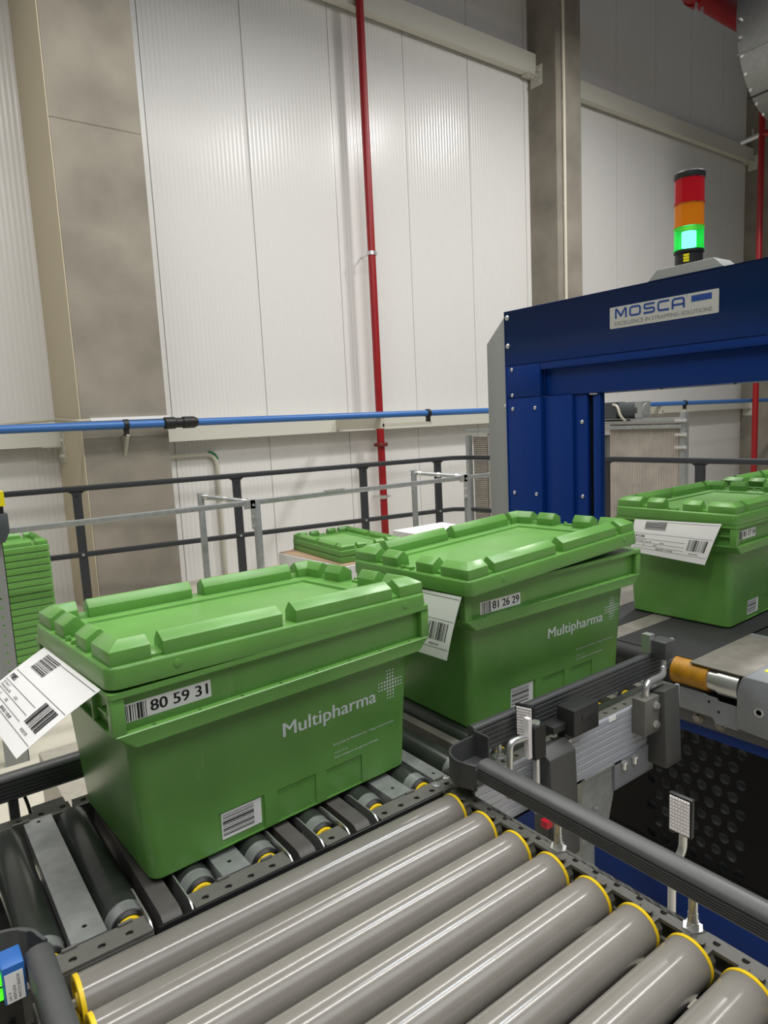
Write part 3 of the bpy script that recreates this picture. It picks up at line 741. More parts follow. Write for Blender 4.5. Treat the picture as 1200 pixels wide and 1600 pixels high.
# blue photo-electric sensor with a green light, bottom left
t = thing('photo_sensor', 'small blue sensor with glowing green light beside the front rollers', 'sensor', (-.163, -.085, .026))
m = MB(); m.box(-.170, -.146, -.105, -.070, .030, .076); m.build('case', SBLUE, t, bevel=.002, smooth=30)
A = frame((-.1675, -.1054, .032), (1, 0, 0), (0, 0, 1))
m = MB(); m.box(0, .019, 0, .036, 0, .0004, 0, A)
for k, w_ in enumerate((.030, .018, .011)): m.text(('PHOTO SENSOR', 'REFLEX', '24 V')[k], frame((-.1675+.015-.005*k, -.1060, .035), (0, 0, 1), (-1, 0, 0)), .003, 1, width=w_)
m.build('sticker', [WHITE, INK], t, smooth=0, recalc=False)
for z, r in ((.060, .008), (.040, .006)):
    m = MB(); m.lathe((-.1705, -.095, z), (-1, 0, 0), [(0, r), (.008, r), (.012, r*.4)], 0, 14); m.build('status_light', LED, t)
m = MB(); m.box(-.180, -.152, -.095, -.068, -.060, .030); m.tube([(-.165, -.10, .0), (-.168, -.11, -.10), (-.18, -.12, -.2)], .004, 0, 8, .02); m.build('bracket', BLK, t, smooth=30)

# ================================================================== STRAPPING MACHINE
MY = math.radians(1.5)
sm = thing('strapping_machine', 'blue arch strapping machine with a silver name plate on its beam', 'machine', (2.0, .3, FZ))
XA = 2.0; YL, YR = 1.145, -.55; ZB, ZS, ZT = .735, .873, 1.100
m = MB(); m.box(XA, XA+.006, YR, YL, ZS, ZT); m.box(XA, XA+.26, YR, YL, ZT-.006, ZT); m.box(XA, XA+.26, YL-.006, YL, .0, ZT)
m.box(XA+.004, XA+.05, YR, YL, ZS-.03, ZS); m.build('beam_cover', BLUE, sm, bevel=.002, smooth=30)
m = MB(); m.box(XA+.030, XA+.22, YR, .956, ZB, ZS+.02); m.build('beam', BLUE, sm, bevel=.002, smooth=30)
m = MB(); m.box(XA+.002, XA+.030, .956, YL-.002, ZB+.002, ZS-.002); m.build('corner_cover', BLUE, sm, bevel=.002, smooth=30)
m = MB(); m.box(XA+.003, XA+.22, .956, YL-.004, FZ+.001, ZB); m.build('post_cover', BLUE, sm, bevel=.003, smooth=30)
m = MB(); m.box(XA+.022, XA+.22, .812, .956, FZ+.001, ZB-.001); m.build('post_cover', BLUE, sm, bevel=.003, smooth=30)
m = MB(); m.box(XA+.036, XA+.064, .750, .812, FZ+.001, ZB-.001); m.build('strap_guide', BLUE, sm, bevel=.002, smooth=30)
m = MB(); m.box(XA+.060, XA+.080, .724, .750, FZ+.001, ZB-.001)
for k in range(90): m.box(XA+.050, XA+.060, .738, .748, -.02+k*.0085, -.02+k*.0085+.004)
m.build('strap_channel', BLK, sm, smooth=0)
m = MB(); m.box(XA+.036, XA+.064, .690, .724, FZ+.001, ZB-.001); m.build('strap_guide', BLUE, sm, bevel=.002, smooth=30)
m = MB(); m.box(XA+.03, XA+.036, .70, .735, ZB-.006, ZB-.001); m.build('guide_clip', STEEL, sm, smooth=0)
m = MB(); m.prism([(YL+.002, FZ+.001), (YL+.118, FZ+.001), (YL+.118, .978), (YL+.005, 1.085), (YL+.002, 1.085)], frame((XA+.012, 0, 0), (0, 1, 0), (0, 0, 1)), .20)
m.build('side_cover', GREYP, sm, bevel=.002, smooth=30)
for y, z, r, x in [(1.125, 1.072, .011, 0), (1.125, .955, .011, 0), (1.108, .855, .008, .002), (1.108, .748, .008, .002), (1.108, .690, .008, .003), (1.108, .33, .008, .003),
                (.985, .690, .008, .003), (.985, .33, .008, .003), (.775, .625, .008, .036), (.775, .33, .008, .036), (1.160, .705, .007, .012)]:
    m = MB(); m.lathe((XA+x, y, z), (-1, 0, 0), [(0, r), (r*.35, r*.95), (r*.7, r*.55), (r*.75, .001)], 0, 20); m.build('screw', STEEL, sm)
for y in (.88, .60, .34):
    m = MB(); m.lathe((XA+.06, y-.15, ZB), (0, 0, -1), [(0, .006), (.004, .005)], 0, 10); m.build('screw', BLK, sm)
m = MB(); m.cyl((XA-.0004, .745, .985), (XA+.001, .745, .985), .003, 0, 10); m.build('pilot_hole', PIT, sm)
# name plate
NP = frame((XA-.0016, .620, .9595), (0, -1, 0), (0, 0, 1))
m = MB(); m.loops([[NP @ Vector((x, y, z)) for x, y, _ in rrect(0, 0, .404, .0755, .004, 0)] for z in (-.0015, .0)])
pl = m.build('name_plate', LOGOP, sm, smooth=0)
m = MB(); LH = .036; ox, oy = .022, .0335; w = .0072; Q = lambda pts: [(ox+x*LH, oy+y*LH) for x, y in pts]
NF = frame((XA-.0020, .620, .9595), (0, -1, 0), (0, 0, 1)); h = w/2/LH; T_ = 1-h; B_ = h
def let(x, pts, r=.25):
    stroke(m, rnd([(ox+(x+a)*LH, oy+b*LH) for a, b in pts], r*LH) if r else [(ox+(x+a)*LH, oy+b*LH) for a, b in pts], w, NF)
let(0, [(.1, 0), (.1, T_), (.22, T_), (.68, .22), (1.14, T_), (1.26, T_), (1.26, 0)], .06)
let(1.62, [(.65, B_), (.1, B_), (.1, T_), (1.2, T_), (1.2, B_), (.65, B_)])
let(3.18, [(1.20, T_), (.1, T_), (.1, .5), (1.15, .5), (1.15, B_), (.02, B_)], .22)
let(4.66, [(1.22, T_), (.1, T_), (.1, B_), (1.22, B_)])
let(6.12, [(.1, 0), (.1, T_), (1.22, T_), (1.22, 0)]); let(6.12, [(.15, .36), (1.2, .36)], 0)
stroke(m, [(ox+(7.62+.055*math.cos(t*PI/5))*LH, oy+(1.0+.055*math.sin(t*PI/5))*LH) for t in range(11)], .0008, NF)
m.quad2(.312, .381, .047, .067, NF, 0)
m.text('EXCELLENCE IN STRAPPING SOLUTIONS', frame(NF @ Vector((.021, .0095, 0)), (0, -1, 0), (0, 0, 1)), .0135, 1, width=.362, bold=.03)
sub(m.build('lettering', [LOGOB, INKG], smooth=0, recalc=False), pl)
# grey lamp foot on top of the beam
m = MB(); m.prism([(.471, 0), (.437, .034), (.237, .034), (.203, 0)], frame((XA+.004, 0, ZT), (0, 1, 0), (0, 0, 1)), .104); m.build('lamp_plinth', GREYP, sm, bevel=.002, smooth=20)
# base cabinet with perforated doors
bx = 1.466
m = MB(); m.box(bx, 2.6, -.62, .70, -.205, -.151); m.box(bx, 2.6, -.62, .70, FZ+.02, -.665); m.box(bx, bx+.06, .64, .70, FZ+.02, -.14); m.box(bx, bx+.06, -.62, -.56, FZ+.02, -.14); m.box(2.54, 2.6, -.62, .70, FZ+.02, -.152)
for x in (1.55, 2.5):
    for y in (-.5, .6): m.cyl((x, y, FZ+.001), (x, y, FZ+.03), .03)
m.build('base_frame', BLUE, sm, bevel=.003, smooth=30)
m = MB(); pit = .042; n = 0
m.box(bx+.0105, bx+.012, -.62, .64, -.665, -.665+2*pit)
for j in range(2, 11):
    z0 = -.665+j*pit
    F = frame((bx+.012, .64, z0), (0, -1, 0), (0, 0, 1))
    hs = [(.02+pit*(i+.5*(j % 2)), pit/2, .0145) for i in range(28) if .02+pit*(i+.5*(j % 2)) < 1.18 and (i < 9 or 11 < i)]
    hs = [q for q in hs if q[0] < .79]
    m.hole_strip((0, 1.26, 0, pit), hs, F, .0015, 0, 14)
m.build('perforated_door', BLACKP, sm, smooth=0)
m = MB(); m.box(bx+.030, bx+.034, -.55, .63, -.66, -.21); m.build('lit_backing', mat('lit_backing_grey', lin(120, 124, 128), .4, metal=.3, noise=.5, nscale=30), sm, smooth=0)  # pale sheet added behind the holes, its colour stands for a lit interior
m = MB(); m.box(bx+.004, 2.62, -.62, .70, -.152, -.1485)
m.build('belt_table', GREYD, sm, bevel=.001, smooth=30)

# infeed belt table in front of the arch
ib = thing('belt_conveyor', 'belt table of black belts and grey plates leading into the blue arch', 'conveyor', (1.9, .15, -.08))
X0, X1 = 1.452, 2.75
strips = [(.62, .43, 0), (.43, .335, 1), (.335, .30, 0), (.30, .235, 1), (.235, -.010, 0)]
m = MB(); m.box(X0+.02, X1, -.008, .232, -.004, -.0005); m.build('black_belt', BELTB, ib, bevel=.001, smooth=0)
m = MB(); m.box(X0, X1, .235, .30, -.004, -.001); m.build('deck_plate', PLATE, ib, bevel=.001, smooth=0)
m = MB(); m.box(X0+.02, X1, .303, .425, -.004, -.0005); m.build('black_belt', BELTB, ib, bevel=.001, smooth=0)
m = MB(); m.box(X0, X1, .43, .60, -.004, -.001); m.build('deck_plate', PLATE, ib, bevel=.001, smooth=0)
m = MB(); m.box(1.448, 1.765, -.158, -.010, -.004, .0005); m.build('deck_plate', PLATE, ib, bevel=.001, smooth=0)
m = MB(); m.box(1.77, X1, -.30, -.012, -.006, -.0035); m.build('black_belt', BELTB, ib, smooth=0)
m = MB(); m.box(1.765, 1.785, -.30, -.012, -.003, .001); m.build('joint_strip', GALV, ib, smooth=0)
m = MB(); m.lathe((1.475, .60, -.037), (0, -1, 0), [(0, .012), (0, .034), (.612, .034), (.612, .012)], 0, 32); m.build('end_roller', BELTB, ib)
m = MB(); m.lathe((1.472, .040, -.039), (0, -1, 0), [(0, .02), (0, .036), (.098, .036), (.098, .02)], 0, 32); m.build('end_roller', OCH, ib)
m = MB(); m.lathe((1.472, -.0585, -.039), (0, -1, 0), [(0, .02), (0, .031), (.026, .031), (.026, .035), (.080, .035), (.080, .02)], 0, 32); m.build('roller_shaft', STEEL, ib)
m = MB(); m.prism([(.03, -.075), (.03, -.132), (-.075, -.132), (-.085, -.146), (-.142, -.146), (-.142, -.085), (-.09, -.085), (-.085, -.078), (-.06, -.078), (-.055, -.075)], frame((1.444, 0, 0), (0, 1, 0), (0, 0, 1)), .006)
m.build('front_plate', GREYD, ib, smooth=0)
for y, z in ((-.066, -.092), (-.092, -.112)): m = MB(); m.cyl((1.4435, y, z), (1.445, y, z), .0035, 0, 10); m.build('plate_hole', PIT, ib)
m = MB(); P = [(-.142, -.001), (-.142, -.135), (-.146, -.140), (-.30, -.150), (-.30, .0), (-.166, .0)]
m.prism([(-.140, -.040), (-.140, -.138), (-.30, -.146), (-.30, .004), (-.160, .004), (-.150, -.004)], frame((1.436, 0, 0), (0, 1, 0), (0, 0, 1)), .90)
m.build('side_cover', GREYD, ib, bevel=.004, smooth=30)
m = MB(); m.lathe((1.437, -.195, -.078), (-1, 0, 0), [(0, .012), (.002, .0115), (.003, .007), (.001, .0065), (.001, .001)], 0, 20); m.build('bolt', STEEL, ib)
m = MB(); m.face([(1.50+a, -.185+b, .0048) for a, b in ((0, 0), (.012, -.004), (.03, .004), (.034, .014), (.02, .010), (.006, .012))]); m.build('paint_mark', YSIGN, ib, smooth=0)
for y in (-.03, -.09):
    m = MB(); m.lathe((1.458, y, -.152), (-1, 0, 0), [(0, .016), (.003, .016), (.003, .010), (.010, .010), (.011, .007)], 0, 6); m.build('bolt', PLATE, ib)
m = MB(); m.box(1.456, 1.462, -.55, .62, -.172, -.130); m.box(1.52, X1, -.13, .60, -.147, -.08); m.build('table_frame', mat('dull_steel', lin(96, 96, 96), .5, metal=.5), ib, smooth=0)

# signal tower on the plinth
st = thing('signal_tower', 'signal lamp with red, orange and lit green lenses on the blue arch', 'signal lamp', (XA+.055, .351, ZT+.034))
sx, sy, sz = XA+.055, .351, ZT+.0338
def ring(z0, prof, mats, name):
    ln = 'lens' in name; m = MB(); m.lathe((sx, sy, sz+z0*.875), (0, 0, 1), [(a*.875, b*.875) for a, b in prof], 0, 20 if ln else 40); return m.build(name, mats, st, smooth=0 if ln else 35)
ring(0, [(0, .050), (.046, .050), (.046, .054), (.056, .054)], BLK, 'base')
ring(.056, [(0, .056), (.006, .056), (.007, .053), (.078, .053), (.080, .055), (.084, .055)], LGRN, 'green_lens')
ring(.068, [(0, .014), (.002, .026), (.058, .026), (.060, .014)], LGLOW, 'lamp_glow')
for z in (.150, .234): ring(z, [(0, .020), (.064, .020)], LCORE, 'lamp_core')
ring(.140, [(0, .056), (.007, .056), (.008, .053), (.082, .053), (.084, .055)], LORG, 'orange_lens')
ring(.224, [(0, .056), (.006, .056), (.007, .053), (.088, .053), (.090, .055)], LRED, 'red_lens')
ring(.314, [(0, .055), (.004, .056), (.020, .056), (.024, .052), (.026, .03)], BLK, 'cap')
t = math.radians(200); F = frame((sx+.0441*math.cos(t), sy+.0441*math.sin(t), sz+.006), (-math.sin(t), math.cos(t), 0), (0, 0, 1))
m = MB()
for k in range(3): m.box(-.009, .009, .002+k*.009, .009+k*.009, 0, .0006, 0, F)
m.build('marking', YSIGN, st, smooth=0)

# ================================================================== RAILING
rl = thing('railing', 'anthracite steel railing with two rails along the back of the platform', 'railing', (4.05, 3.72, FZ))
rpts = [(-.9, 4.56), (4.04, 3.76), (4.14, 3.62), (4.26, 2.30), (4.34, -1.0)]
def bar(pts, z0, z1, t):
    P = [Vector(p) for p in pts]; m = MB(); L = []
    for i, p in enumerate(P):
        ds = [(P[i]-P[i-1]).normalized()] if i else []
        if i < len(P)-1: ds.append((P[i+1]-P[i]).normalized())
        ns = [Vector((-d.y, d.x)) for d in ds]; n = sum(ns, Vector((0, 0))).normalized(); n /= n.dot(ns[0])
        L.append([(p.x+n.x*t/2, p.y+n.y*t/2, z1), (p.x-n.x*t/2, p.y-n.y*t/2, z1), (p.x-n.x*t/2, p.y-n.y*t/2, z0), (p.x+n.x*t/2, p.y+n.y*t/2, z0)])
    m.loops(L); return m
bar(rpts, .270, .308, .045).build('top_rail', RAILM, rl, bevel=.006, smooth=30)
bar(rpts, -.205, -.170, .038).build('mid_rail', RAILM, rl, bevel=.004, smooth=30)
bar(rpts, FZ+.002, FZ+.12, .008).build('kick_plate', RAILM, rl, smooth=0)
def onrail(x):
    for a, b in zip(rpts, rpts[1:]):
        if a[0] <= x <= b[0]: t = (x-a[0])/(b[0]-a[0]); return (x, a[1]+t*(b[1]-a[1])), math.atan2(b[1]-a[1], b[0]-a[0])
for x in (-.3, .905, 2.045, 3.14, 3.885): 
    (px, py), an = onrail(x); R = Matrix.Rotation(an, 4, 'Z'); R.translation = (px, py, 0)
    m = MB(); m.box(-.030, .030, -.016, .016, FZ+.001, .262, 0, R)
    m.prism([(-.030, .235), (.030, .235), (.034, .255), (.060, .271), (-.060, .271), (-.034, .255)], R @ frame((0, .012, 0), (1, 0, 0), (0, 0, 1)), .024)
    m.cyl(R @ Vector((0, -.016, .238)), R @ Vector((0, -.019, .238)), .008, 1, 8); m.cyl(R @ Vector((0, -.016, -.187)), R @ Vector((0, -.026, -.187)), .010, 2, 8)
    m.build('post', [RAILM, PIT, GALV], rl, smooth=0)
for y in (2.26, 1.52, .6, -.4):
    x = 4.26+(2.30-y)*.08/3.3
    m = MB(); m.box(x-.016, x+.016, y-.03, y+.03, FZ+.001, .262)
    m.prism([(-.030, .235), (.030, .235), (.034, .255), (.060, .271), (-.060, .271), (-.034, .255)], frame((x-.012, y, 0), (0, 1, 0), (0, 0, 1)), .024)
    m.build('post', RAILM, rl, smooth=0)

# ================================================================== GALVANISED TUBE FRAME behind the crates
gf = thing('tube_frame', 'galvanised tube frame with paired uprights between crates and railing', 'frame', (1.4, 2.6, FZ))
def sq(p0, p1, w=.028):
    p0, p1 = Vector(p0), Vector(p1); d = (p1-p0).normalized(); a = Vector((0, 0, 1)) if abs(d.z) < .9 else Vector((0, 1, 0)); n = d.cross(a).normalized(); b = d.cross(n)
    m = MB(); m.loops([[p+w/2*(i*n+j*b) for i, j in ((-1, -1), (1, -1), (1, 1), (-1, 1))] for p in (p0, p1)]); return m
sq((-.6, 2.66, .245), (3.40, 2.56, .240)).build('long_rail', GALV, gf, bevel=.002, smooth=30)
for xf, xb in ((1.475, 1.26), (3.10, 2.84)):
    yb_ = 2.84
    sq((xf, 2.570, FZ+.001), (xf, 2.570, .262), .034).build('upright', GALV, gf, bevel=.002, smooth=30)
    sq((xb, yb_, FZ+.001), (xb, yb_, .305), .030).build('upright', GALV, gf, bevel=.002, smooth=30)
    m = MB(); m.cyl((xb, yb_, .285), (xf-.02, 2.58, .248), .014, 0, 14)
    for k in (.12, .5, .86): a = Vector((xb, yb_, .285)).lerp(Vector((xf-.02, 2.58, .248)), k); d = (Vector((xf, 2.58, .248))-Vector((xb, yb_, .285))).normalized(); m.cyl(a-d*.012, a+d*.012, .018, 1, 14)
    m.build('cross_tube', [GALV, STEEL], gf)
    m = MB(); m.box(xf-.045, xf-.016, 2.548, 2.553, .10, .262); m.box(xf-.085, xf-.016, 2.548, 2.553, .215, .262)
    for z in (.115, .165, .235): m.cyl((xf-.030, 2.548, z), (xf-.030, 2.540, z), .008, 0, 8)
    m.build('angle_plate', STEEL, gf, smooth=30)
m = MB(); m.box(1.93, 2.08, 2.578, 2.582, .250, .266); 
for k in range(4): m.cyl((1.95+.035*k, 2.578, .262), (1.95+.035*k, 2.568, .262), .006, 0, 8)
m.build('splice_plate', STEEL, gf, smooth=30)

# ================================================================== LEFT UPRIGHT, LID STACK, BOXES
t = thing('perforated_upright', 'grey perforated upright with a yellow and black head at the left edge', 'upright', (.14, 2.45, FZ))
m = MB(); UY = 2.45
for k in range(25):
    F = frame((.092, UY, FZ+.001+k*.0415), (1, 0, 0), (0, 0, 1)); m.hole_strip((0, .098, 0, .0415), [(.063, .021, .006)], F, .003, 0, 8)
m.box(.187, .190, UY, UY+.06, FZ+.001, .238); m.build('post', GREYP, t, smooth=0)
m = MB(); m.prism([(.04, .224), (.195, .224), (.217, .27), (.217, .35), (.04, .35)], frame((0, UY-.006, 0), (1, 0, 0), (0, 0, 1)), .05); m.build('head_clamp', mat('slate_plastic', lin(70, 76, 78), .5), t, bevel=.004, smooth=30)
m = MB(); m.box(.09, .204, UY-.05, UY-.006, .351, .382); m.build('black_cap', BLK, t, bevel=.003, smooth=30)
m = MB(); m.box(.09, .211, UY-.055, UY+.01, .382, .445); m.box(.105, .188, UY-.057, UY-.055, .392, .430, 1); m.build('yellow_head', [YSIGN, BLK], t, bevel=0, smooth=0)

def loose_lid(label, loc, rz, group):
    o = bpy.data.objects.new('crate_lid', LIDMESH); COL.objects.link(o); o.location = loc; o.rotation_euler = (0, 0, rz)
    return tag(o, label, 'crate lid', group)
NS = 22; ST = .0354
names = ['lowest', 'second', 'third', 'fourth', 'fifth', 'sixth', 'seventh', 'eighth', 'ninth', 'tenth', 'eleventh', 'twelfth', 'thirteenth', 'fourteenth', 'fifteenth', 'sixteenth', 'seventeenth', 'eighteenth', 'nineteenth', 'twentieth']
ztop = .0825
for k in range(NS):
    lab = 'green crate lid on top of the tall lid stack at the left edge' if k == 0 else ('green crate lid just under the topmost of the tall left stack' if k == 1 else 'green crate lid, %s from the top in the tall left stack' % ['', '', 'third', 'fourth', 'fifth', 'sixth', 'seventh', 'eighth', 'ninth', 'tenth', 'eleventh', 'twelfth', 'thirteenth', 'fourteenth', 'fifteenth', 'sixteenth', 'seventeenth', 'eighteenth', 'nineteenth', 'twentieth', 'twenty-first', 'twenty-second'][k])
    loose_lid(lab, (-.135+random.uniform(-.0007, .0007), 2.95+random.uniform(-.0007, .0007), ztop-ST*k), random.uniform(-.0008, .0008), 'tall stack of crate lids at the left')
zb_ = ztop-ST*(NS-1)
m = MB(); m.box(-.16, .50, 2.93, 3.38, FZ+.002, zb_-.002)
tag(m.build('pallet_box', BOXW, bevel=.003, smooth=0), 'low pale box carrying the tall lid stack, hidden at the left edge', 'box')
# carton with two lids, and a second carton behind
bz = -.077
t = thing('carton', 'white carton with a brown top under two lids behind the first crate', 'box', (1.95, 2.35, FZ), .08, world=False)
hh = bz-FZ
m = MB(); m.box(-.29, .25, -.31, .33, .002, hh-.004); m.build('carton_body', BOXW, t, bevel=.003, smooth=0)
m = MB(); m.box(-.285, .245, -.305, .325, hh-.004, hh); m.build('cardboard_top', CARD, t, smooth=0)
for k, lb in enumerate(('green crate lid lying flat on the white carton, under another lid', 'green crate lid uppermost on the white carton behind the first crate')):
    loose_lid(lb, (2.10, 2.05, bz+.0015+ST*k), PI/2-.06, 'two crate lids on the white carton')
m = MB(); m.box(2.30, 2.70, 2.02, 2.40, FZ+.002, -.01)
tag(m.build('pale_carton', BOXW, bevel=.003, smooth=0), 'white carton standing near the foot of the red riser pipe', 'box')
# equipment on the floor behind the line, seen under the first address sheet
t = thing('floor_cabinet', 'low beige sheet metal case with a black cable on the floor at left', 'case', (.30, 1.55, FZ))
m = MB(); m.box(.12, .62, 1.15, 1.62, FZ+.002, -.42); m.build('case_body', mat('beige_sheet', lin(176, 170, 158), .45, metal=.3, noise=.1, nscale=40), t, bevel=.004, smooth=0)
m = MB(); m.tube([(.20, 1.16, -.418), (.22, 1.22, -.405), (.29, 1.24, -.40), (.33, 1.19, -.40), (.30, 1.13, -.41), (.23, 1.11, -.43)], .005, 0, 8, .03); m.build('cable', BLK, t)
m = MB(); m.box(.02, .105, 1.05, 1.13, -.52, -.36); m.box(.04, .10, 1.02, 1.05, -.50, -.42); m.tube([(.07, 1.06, -.5), (.075, 1.05, -.6), (.08, 1.07, -.79)], .012, 0, 8); m.build('connector', BLK, t, bevel=.004, smooth=30)
m = MB(); m.box(.115, .130, 1.10, 1.125, -.45, -.435); m.build('red_button', REDP, t, smooth=0)

# ================================================================== LIFT WITH RIBBED COVER behind the railing
lf = thing('vertical_lift', 'tall lift with ribbed grey covers and a motor behind the railing', 'lift', (5.2, 3.2, FZ))
def ribs(y0, y1, x, z0, z1, p=.022, d=.008):
    m = MB(); n = int((y1-y0)/p); P = []
    for i in range(n): 
        y = y0+i*p; P += [(x, y), (x-d, y+p*.3), (x-d, y+p*.55), (x, y+p*.85)]
    P.append((x, y0+n*p)); P += [(x+.02, y0+n*p), (x+.02, y0)]
    m.loops([[(a, b, z) for a, b in P] for z in (z0, z1)]); return m
ribs(2.02, 2.70, 4.91, FZ+.002, .53).build('ribbed_panel', MESH, lf, smooth=0)
ribs(2.86, 4.20, 4.93, FZ+.002, .48, .03, .012).build('ribbed_panel', MESH, lf, smooth=0)
m = MB()
for k in range(60):
    z = FZ+.02+k*.0205; m.box(4.94, 4.955, 4.20, 4.40, z, z+.013)
m.box(4.955, 4.965, 4.20, 4.42, FZ+.002, .44); m.build('slatted_panel', MESH, lf, smooth=0)
for y, z in ((4.44, .46), (2.78, .60), (2.0, .62), (4.10, .46)):
    m = MB(); m.box(4.88, 4.94, y-.022, y+.022, FZ+.001, z); m.build('frame_post', GALV, lf, bevel=.003, smooth=0)
m = MB(); m.box(4.87, 4.91, 2.0, 4.46, .49, .52); m.box(4.87, 4.91, 2.0, 3.3, .545, .575); m.build('top_beam', GALV, lf, bevel=.003, smooth=0)
for y in (2.0, 2.78):
    for z in (.55, .44, .34): m = MB(); m.cyl((4.865, y-.05, z), (4.865, y+.05, z), .013, 0, 8); m.build('clamp', STEEL, lf)
m = MB(); m.box(4.975, 5.12, 2.10, 4.44, FZ+.001, .44); m.build('lift_body', GREYP, lf, smooth=0)
m = MB(); m.cyl((4.95, 2.40, .645), (4.95, 2.66, .645), .070, 0, 24); m.box(4.88, 5.02, 2.60, 2.86, .575, .720); m.cyl((4.95, 2.86, .645), (4.95, 2.95, .645), .060, 0, 24)
m.box(4.885, 5.015, 2.36, 2.42, .580, .715, 1); m.lathe((4.95, 2.36, .647), (0, -1, 0), [(0, .055), (.006, .05), (.006, .02)], 1, 20); m.tube([(4.87, 2.62, .70), (4.83, 2.55, .69), (4.83, 2.52, .60), (4.87, 2.5, .56)], .010, 2, 10, .04)
m.box(4.87, 5.03, 2.45, 2.9, .560, .578, 1)
m.build('motor', [mat('slate_motor', lin(64, 68, 70), .5), GREYP, CREAM], lf, bevel=0, smooth=35)
m = MB(); m.lathe((4.95, 2.80, .745), (1, 0, 0), [(-.003, .014), (-.003, .024), (.003, .024), (.003, .014)], 0, 16); m.build('lifting_eye', STEEL, lf)

# ================================================================== PIPES, CONDUITS, DUCT
t = thing('air_pipe', 'long blue compressed air pipe along the white wall at eye level', 'pipe', (4, 4.52, .72))
za = lambda x: .733-.0045*x; PY = 4.52
m = MB(); m.tube([(-4, PY, za(-4)), (16, PY, za(16))], .031, 0, 20); m.build('pipe', BLUP, t)
m = MB(); z = za(2.0); m.lathe((1.66, PY, za(1.66)), (1, 0, 0), [(0, .034), (.01, .048), (.09, .048), (.10, .040), (.15, .040), (.16, .048), (.25, .048), (.28, .034)], 0, 24); m.build('coupling', BLK, t)
for x, br in ((1.367, 0), (4.42, 1), (9.3, 2), (-1.2, 0)):
    z = za(x); m = MB(); m.lathe((x-.018, PY, z), (1, 0, 0), [(0, .032), (0, .042), (.036, .042), (.036, .032)], 0, 20); m.box(x-.016, x+.016, PY-.02, PY+.02, z-.085, z-.035); m.build('pipe_clip', BLK, t, smooth=35)
    if br:
        m = MB(); m.box(x-.6, x+.04, PY-.015, PY+.025, z-.115, z-.085); m.box(x-.62, x-.58, PY-.015, 5.32, z-.13, z-.02); m.build('bracket_arm', CREAM, t, smooth=0)
m = MB(); m.box(1.130, 1.740, 4.585, 4.6082, .765, .788, 0); m.build('cover_strip', WHITE, t, smooth=0)
m = MB(); m.tube([(.55, 5.46, .775), (1.035, 5.28, .80), (1.035, 4.585, .77), (1.13, 4.580, .772)], .012, 0, 10, .03); m.build('feed_conduit', CREAM, t)
m = MB(); m.prism([(.1282, 0), (.1282, -.16), (0, 0)], frame((1.357, 4.480, .642), (0, 1, 0), (0, 0, 1)), .02); m.box(1.355, 1.379, 4.48, 4.6082, .642, .652); m.build('wall_bracket', CREAM, t, smooth=0)

t = thing('sprinkler_riser', 'red riser pipe standing before the white wall left of the arch', 'pipe', (4.372, 5.30, FZ))
m = MB(); m.tube([(4.372, 5.30, FZ+.001), (4.372, 5.30, 8.9)], .042, 0, 24); m.build('pipe', RED, t)
for z in (2.46,):
    m = MB(); m.lathe((4.372, 5.30, z-.02), (0, 0, 1), [(0, .044), (0, .050), (.04, .050), (.04, .044)], 0, 24); m.box(4.31, 4.435, 5.285, 5.315, z-.018, z+.018); m.cyl((4.372, 5.34, z), (4.372, WY, z), .010, 0, 10); m.build('pipe_clamp', STEEL, t, smooth=35)
m = MB(); m.lathe((4.372, 5.30, .37), (0, 0, 1), [(0, .043), (0, .075), (.02, .080), (.04, .075), (.04, .043)], 0, 24); m.build('collar', mat('dark_red_collar', lin(110, 40, 36), .45), t)
m = MB(); m.lathe((4.372, 5.30, -.22), (0, 0, 1), [(0, .044), (0, .056), (.02, .060), (.04, .056), (.04, .044)], 0, 24); m.cyl((4.28, 5.29, -.2), (4.46, 5.29, -.2), .012, 0, 8); m.cyl((4.372, 5.34, -.2), (4.372, WY, -.2), .010, 0, 10); m.build('pipe_clamp', STEEL, t, smooth=35)

t = thing('sprinkler_drop', 'red vertical pipe at the right edge under the metal duct', 'pipe', (11.0, 4.33, FZ))
m = MB(); m.tube([(11.0, 4.32, FZ+.001), (11.0, 4.32, 5.6)], .045, 0, 20); m.tube([(11.0, 4.32, 4.62), (11.35, 3.6, 4.62)], .05, 0, 16); m.build('pipe', RED, t)
m = MB(); m.cyl((11.0, 4.34, 4.62), (11.0, 4.62, 4.60), .04, 0, 12); m.cyl((11.0, 4.45, 4.60), (11.0, 4.45, 4.74), .012, 0, 8); m.build('valve', STEEL, t)
m = MB(); m.lathe((11.0, 4.32, 1.05), (0, 0, 1), [(0, .05), (0, .085), (.03, .085), (.03, .05)], 0, 20); m.build('collar', RED, t)
t = thing('sprinkler_main', 'thick red sprinkler main under the roof at the top right corner', 'pipe', (8.1, 4.2, 5.9))
m = MB(); m.tube([(4.0, 4.2, 5.895), (10.8, 4.2, 5.895)], .15, 0, 28); m.build('pipe', RED, t)
m = MB(); d = Vector((1, 0, 0)); a = Vector((8.95, 4.2, 5.895)); m.lathe(a-d*.06, d, [(0, .152), (0, .172), (.12, .172), (.12, .152)], 0, 28); m.build('coupling', RED, t)
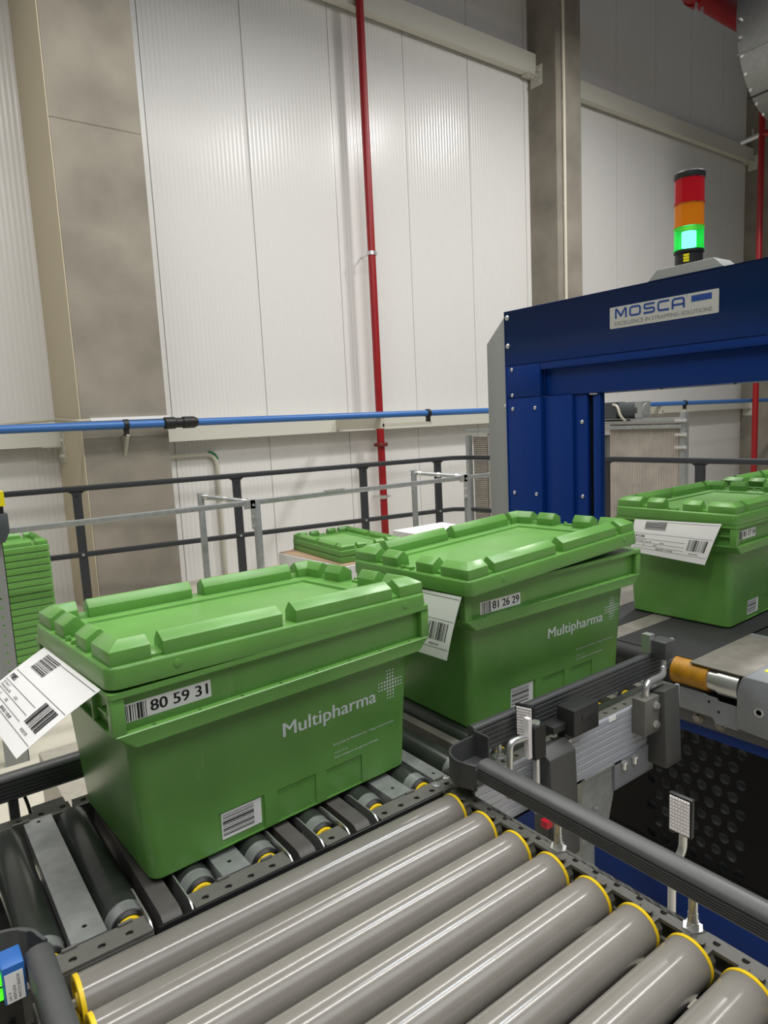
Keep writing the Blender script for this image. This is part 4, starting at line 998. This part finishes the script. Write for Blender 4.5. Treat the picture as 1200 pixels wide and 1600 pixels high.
for s in (-1, 1): m = MB(); m.cyl(a+Vector((s*.07, -.02, -.15)), a+Vector((s*.07, -.02, -.23)), .018, 0, 8); m.build('coupling_bolt', STEEL, t)
# conical galvanised duct, top right
t = thing('ventilation_duct', 'big round galvanised air duct at the top right corner', 'duct', (9.47, 2.6, 5.08))
D0 = Vector((9.47, 3.50, 5.08)); ax = Vector((0, -1, .03)).normalized()
m = MB(); m.lathe(D0, ax, [(0, .50), (0, .91), (.01, .93), (1.35, .93), (1.36, .97), (1.40, .97), (1.41, .93), (4.4, .93)], 0, 48); m.build('duct_shell', DUCT, t, smooth=30)
for k, an in enumerate((200, 232, 268)):
    a_ = math.radians(an); m = MB(); c0 = D0+Vector((.93*math.cos(a_), 0, .93*math.sin(a_))); m.tube([c0, c0+ax*1.35], .012, 0, 6); m.build('duct_seam', DUCT if k != 1 else PIT, t)
for k in range(7):
    a_ = math.radians(178+12*k); c0 = D0+ax*.06+Vector((.93*math.cos(a_), 0, .93*math.sin(a_))); m = MB(); m.cyl(c0, c0+Vector((.025*math.cos(a_), 0, .025*math.sin(a_))), .016, 0, 8); m.build('rivet', STEEL, t)
t = thing('wall_conduit', 'grey bent conduit on the white wall beside the left concrete column', 'conduit', (2.45, 5.46, FZ))
m = MB(); m.tube([(1.73, 5.465, .420), (2.475, 5.465, .418), (2.475, 5.465, FZ+.001)], .022, 0, 14, .13); m.build('tube', CREAM, t)
m = MB(); m.tube([(2.40, 5.463, .438), (2.455, 5.463, .425), (2.490, 5.463, .36)], .012, 0, 10, .04); m.build('green_tape', mat('green_tape', lin(40, 120, 80), .5), t)
t = thing('white_conduit', 'thin white vertical conduit on the concrete column by the signal lamp', 'conduit', (7.33, 5.03, FZ))
m = MB(); m.tube([(7.30, 5.030, FZ+.001), (7.30, 5.030, 8.9)], .022, 0, 12); m.build('tube', mat('ivory_tube', lin(214, 208, 190), .5), t)
for k in range(6): m = MB(); m.box(7.275, 7.325, 5.03, 5.049, .9+1.2*k, .93+1.2*k); m.build('saddle', CREAM, t, smooth=0)
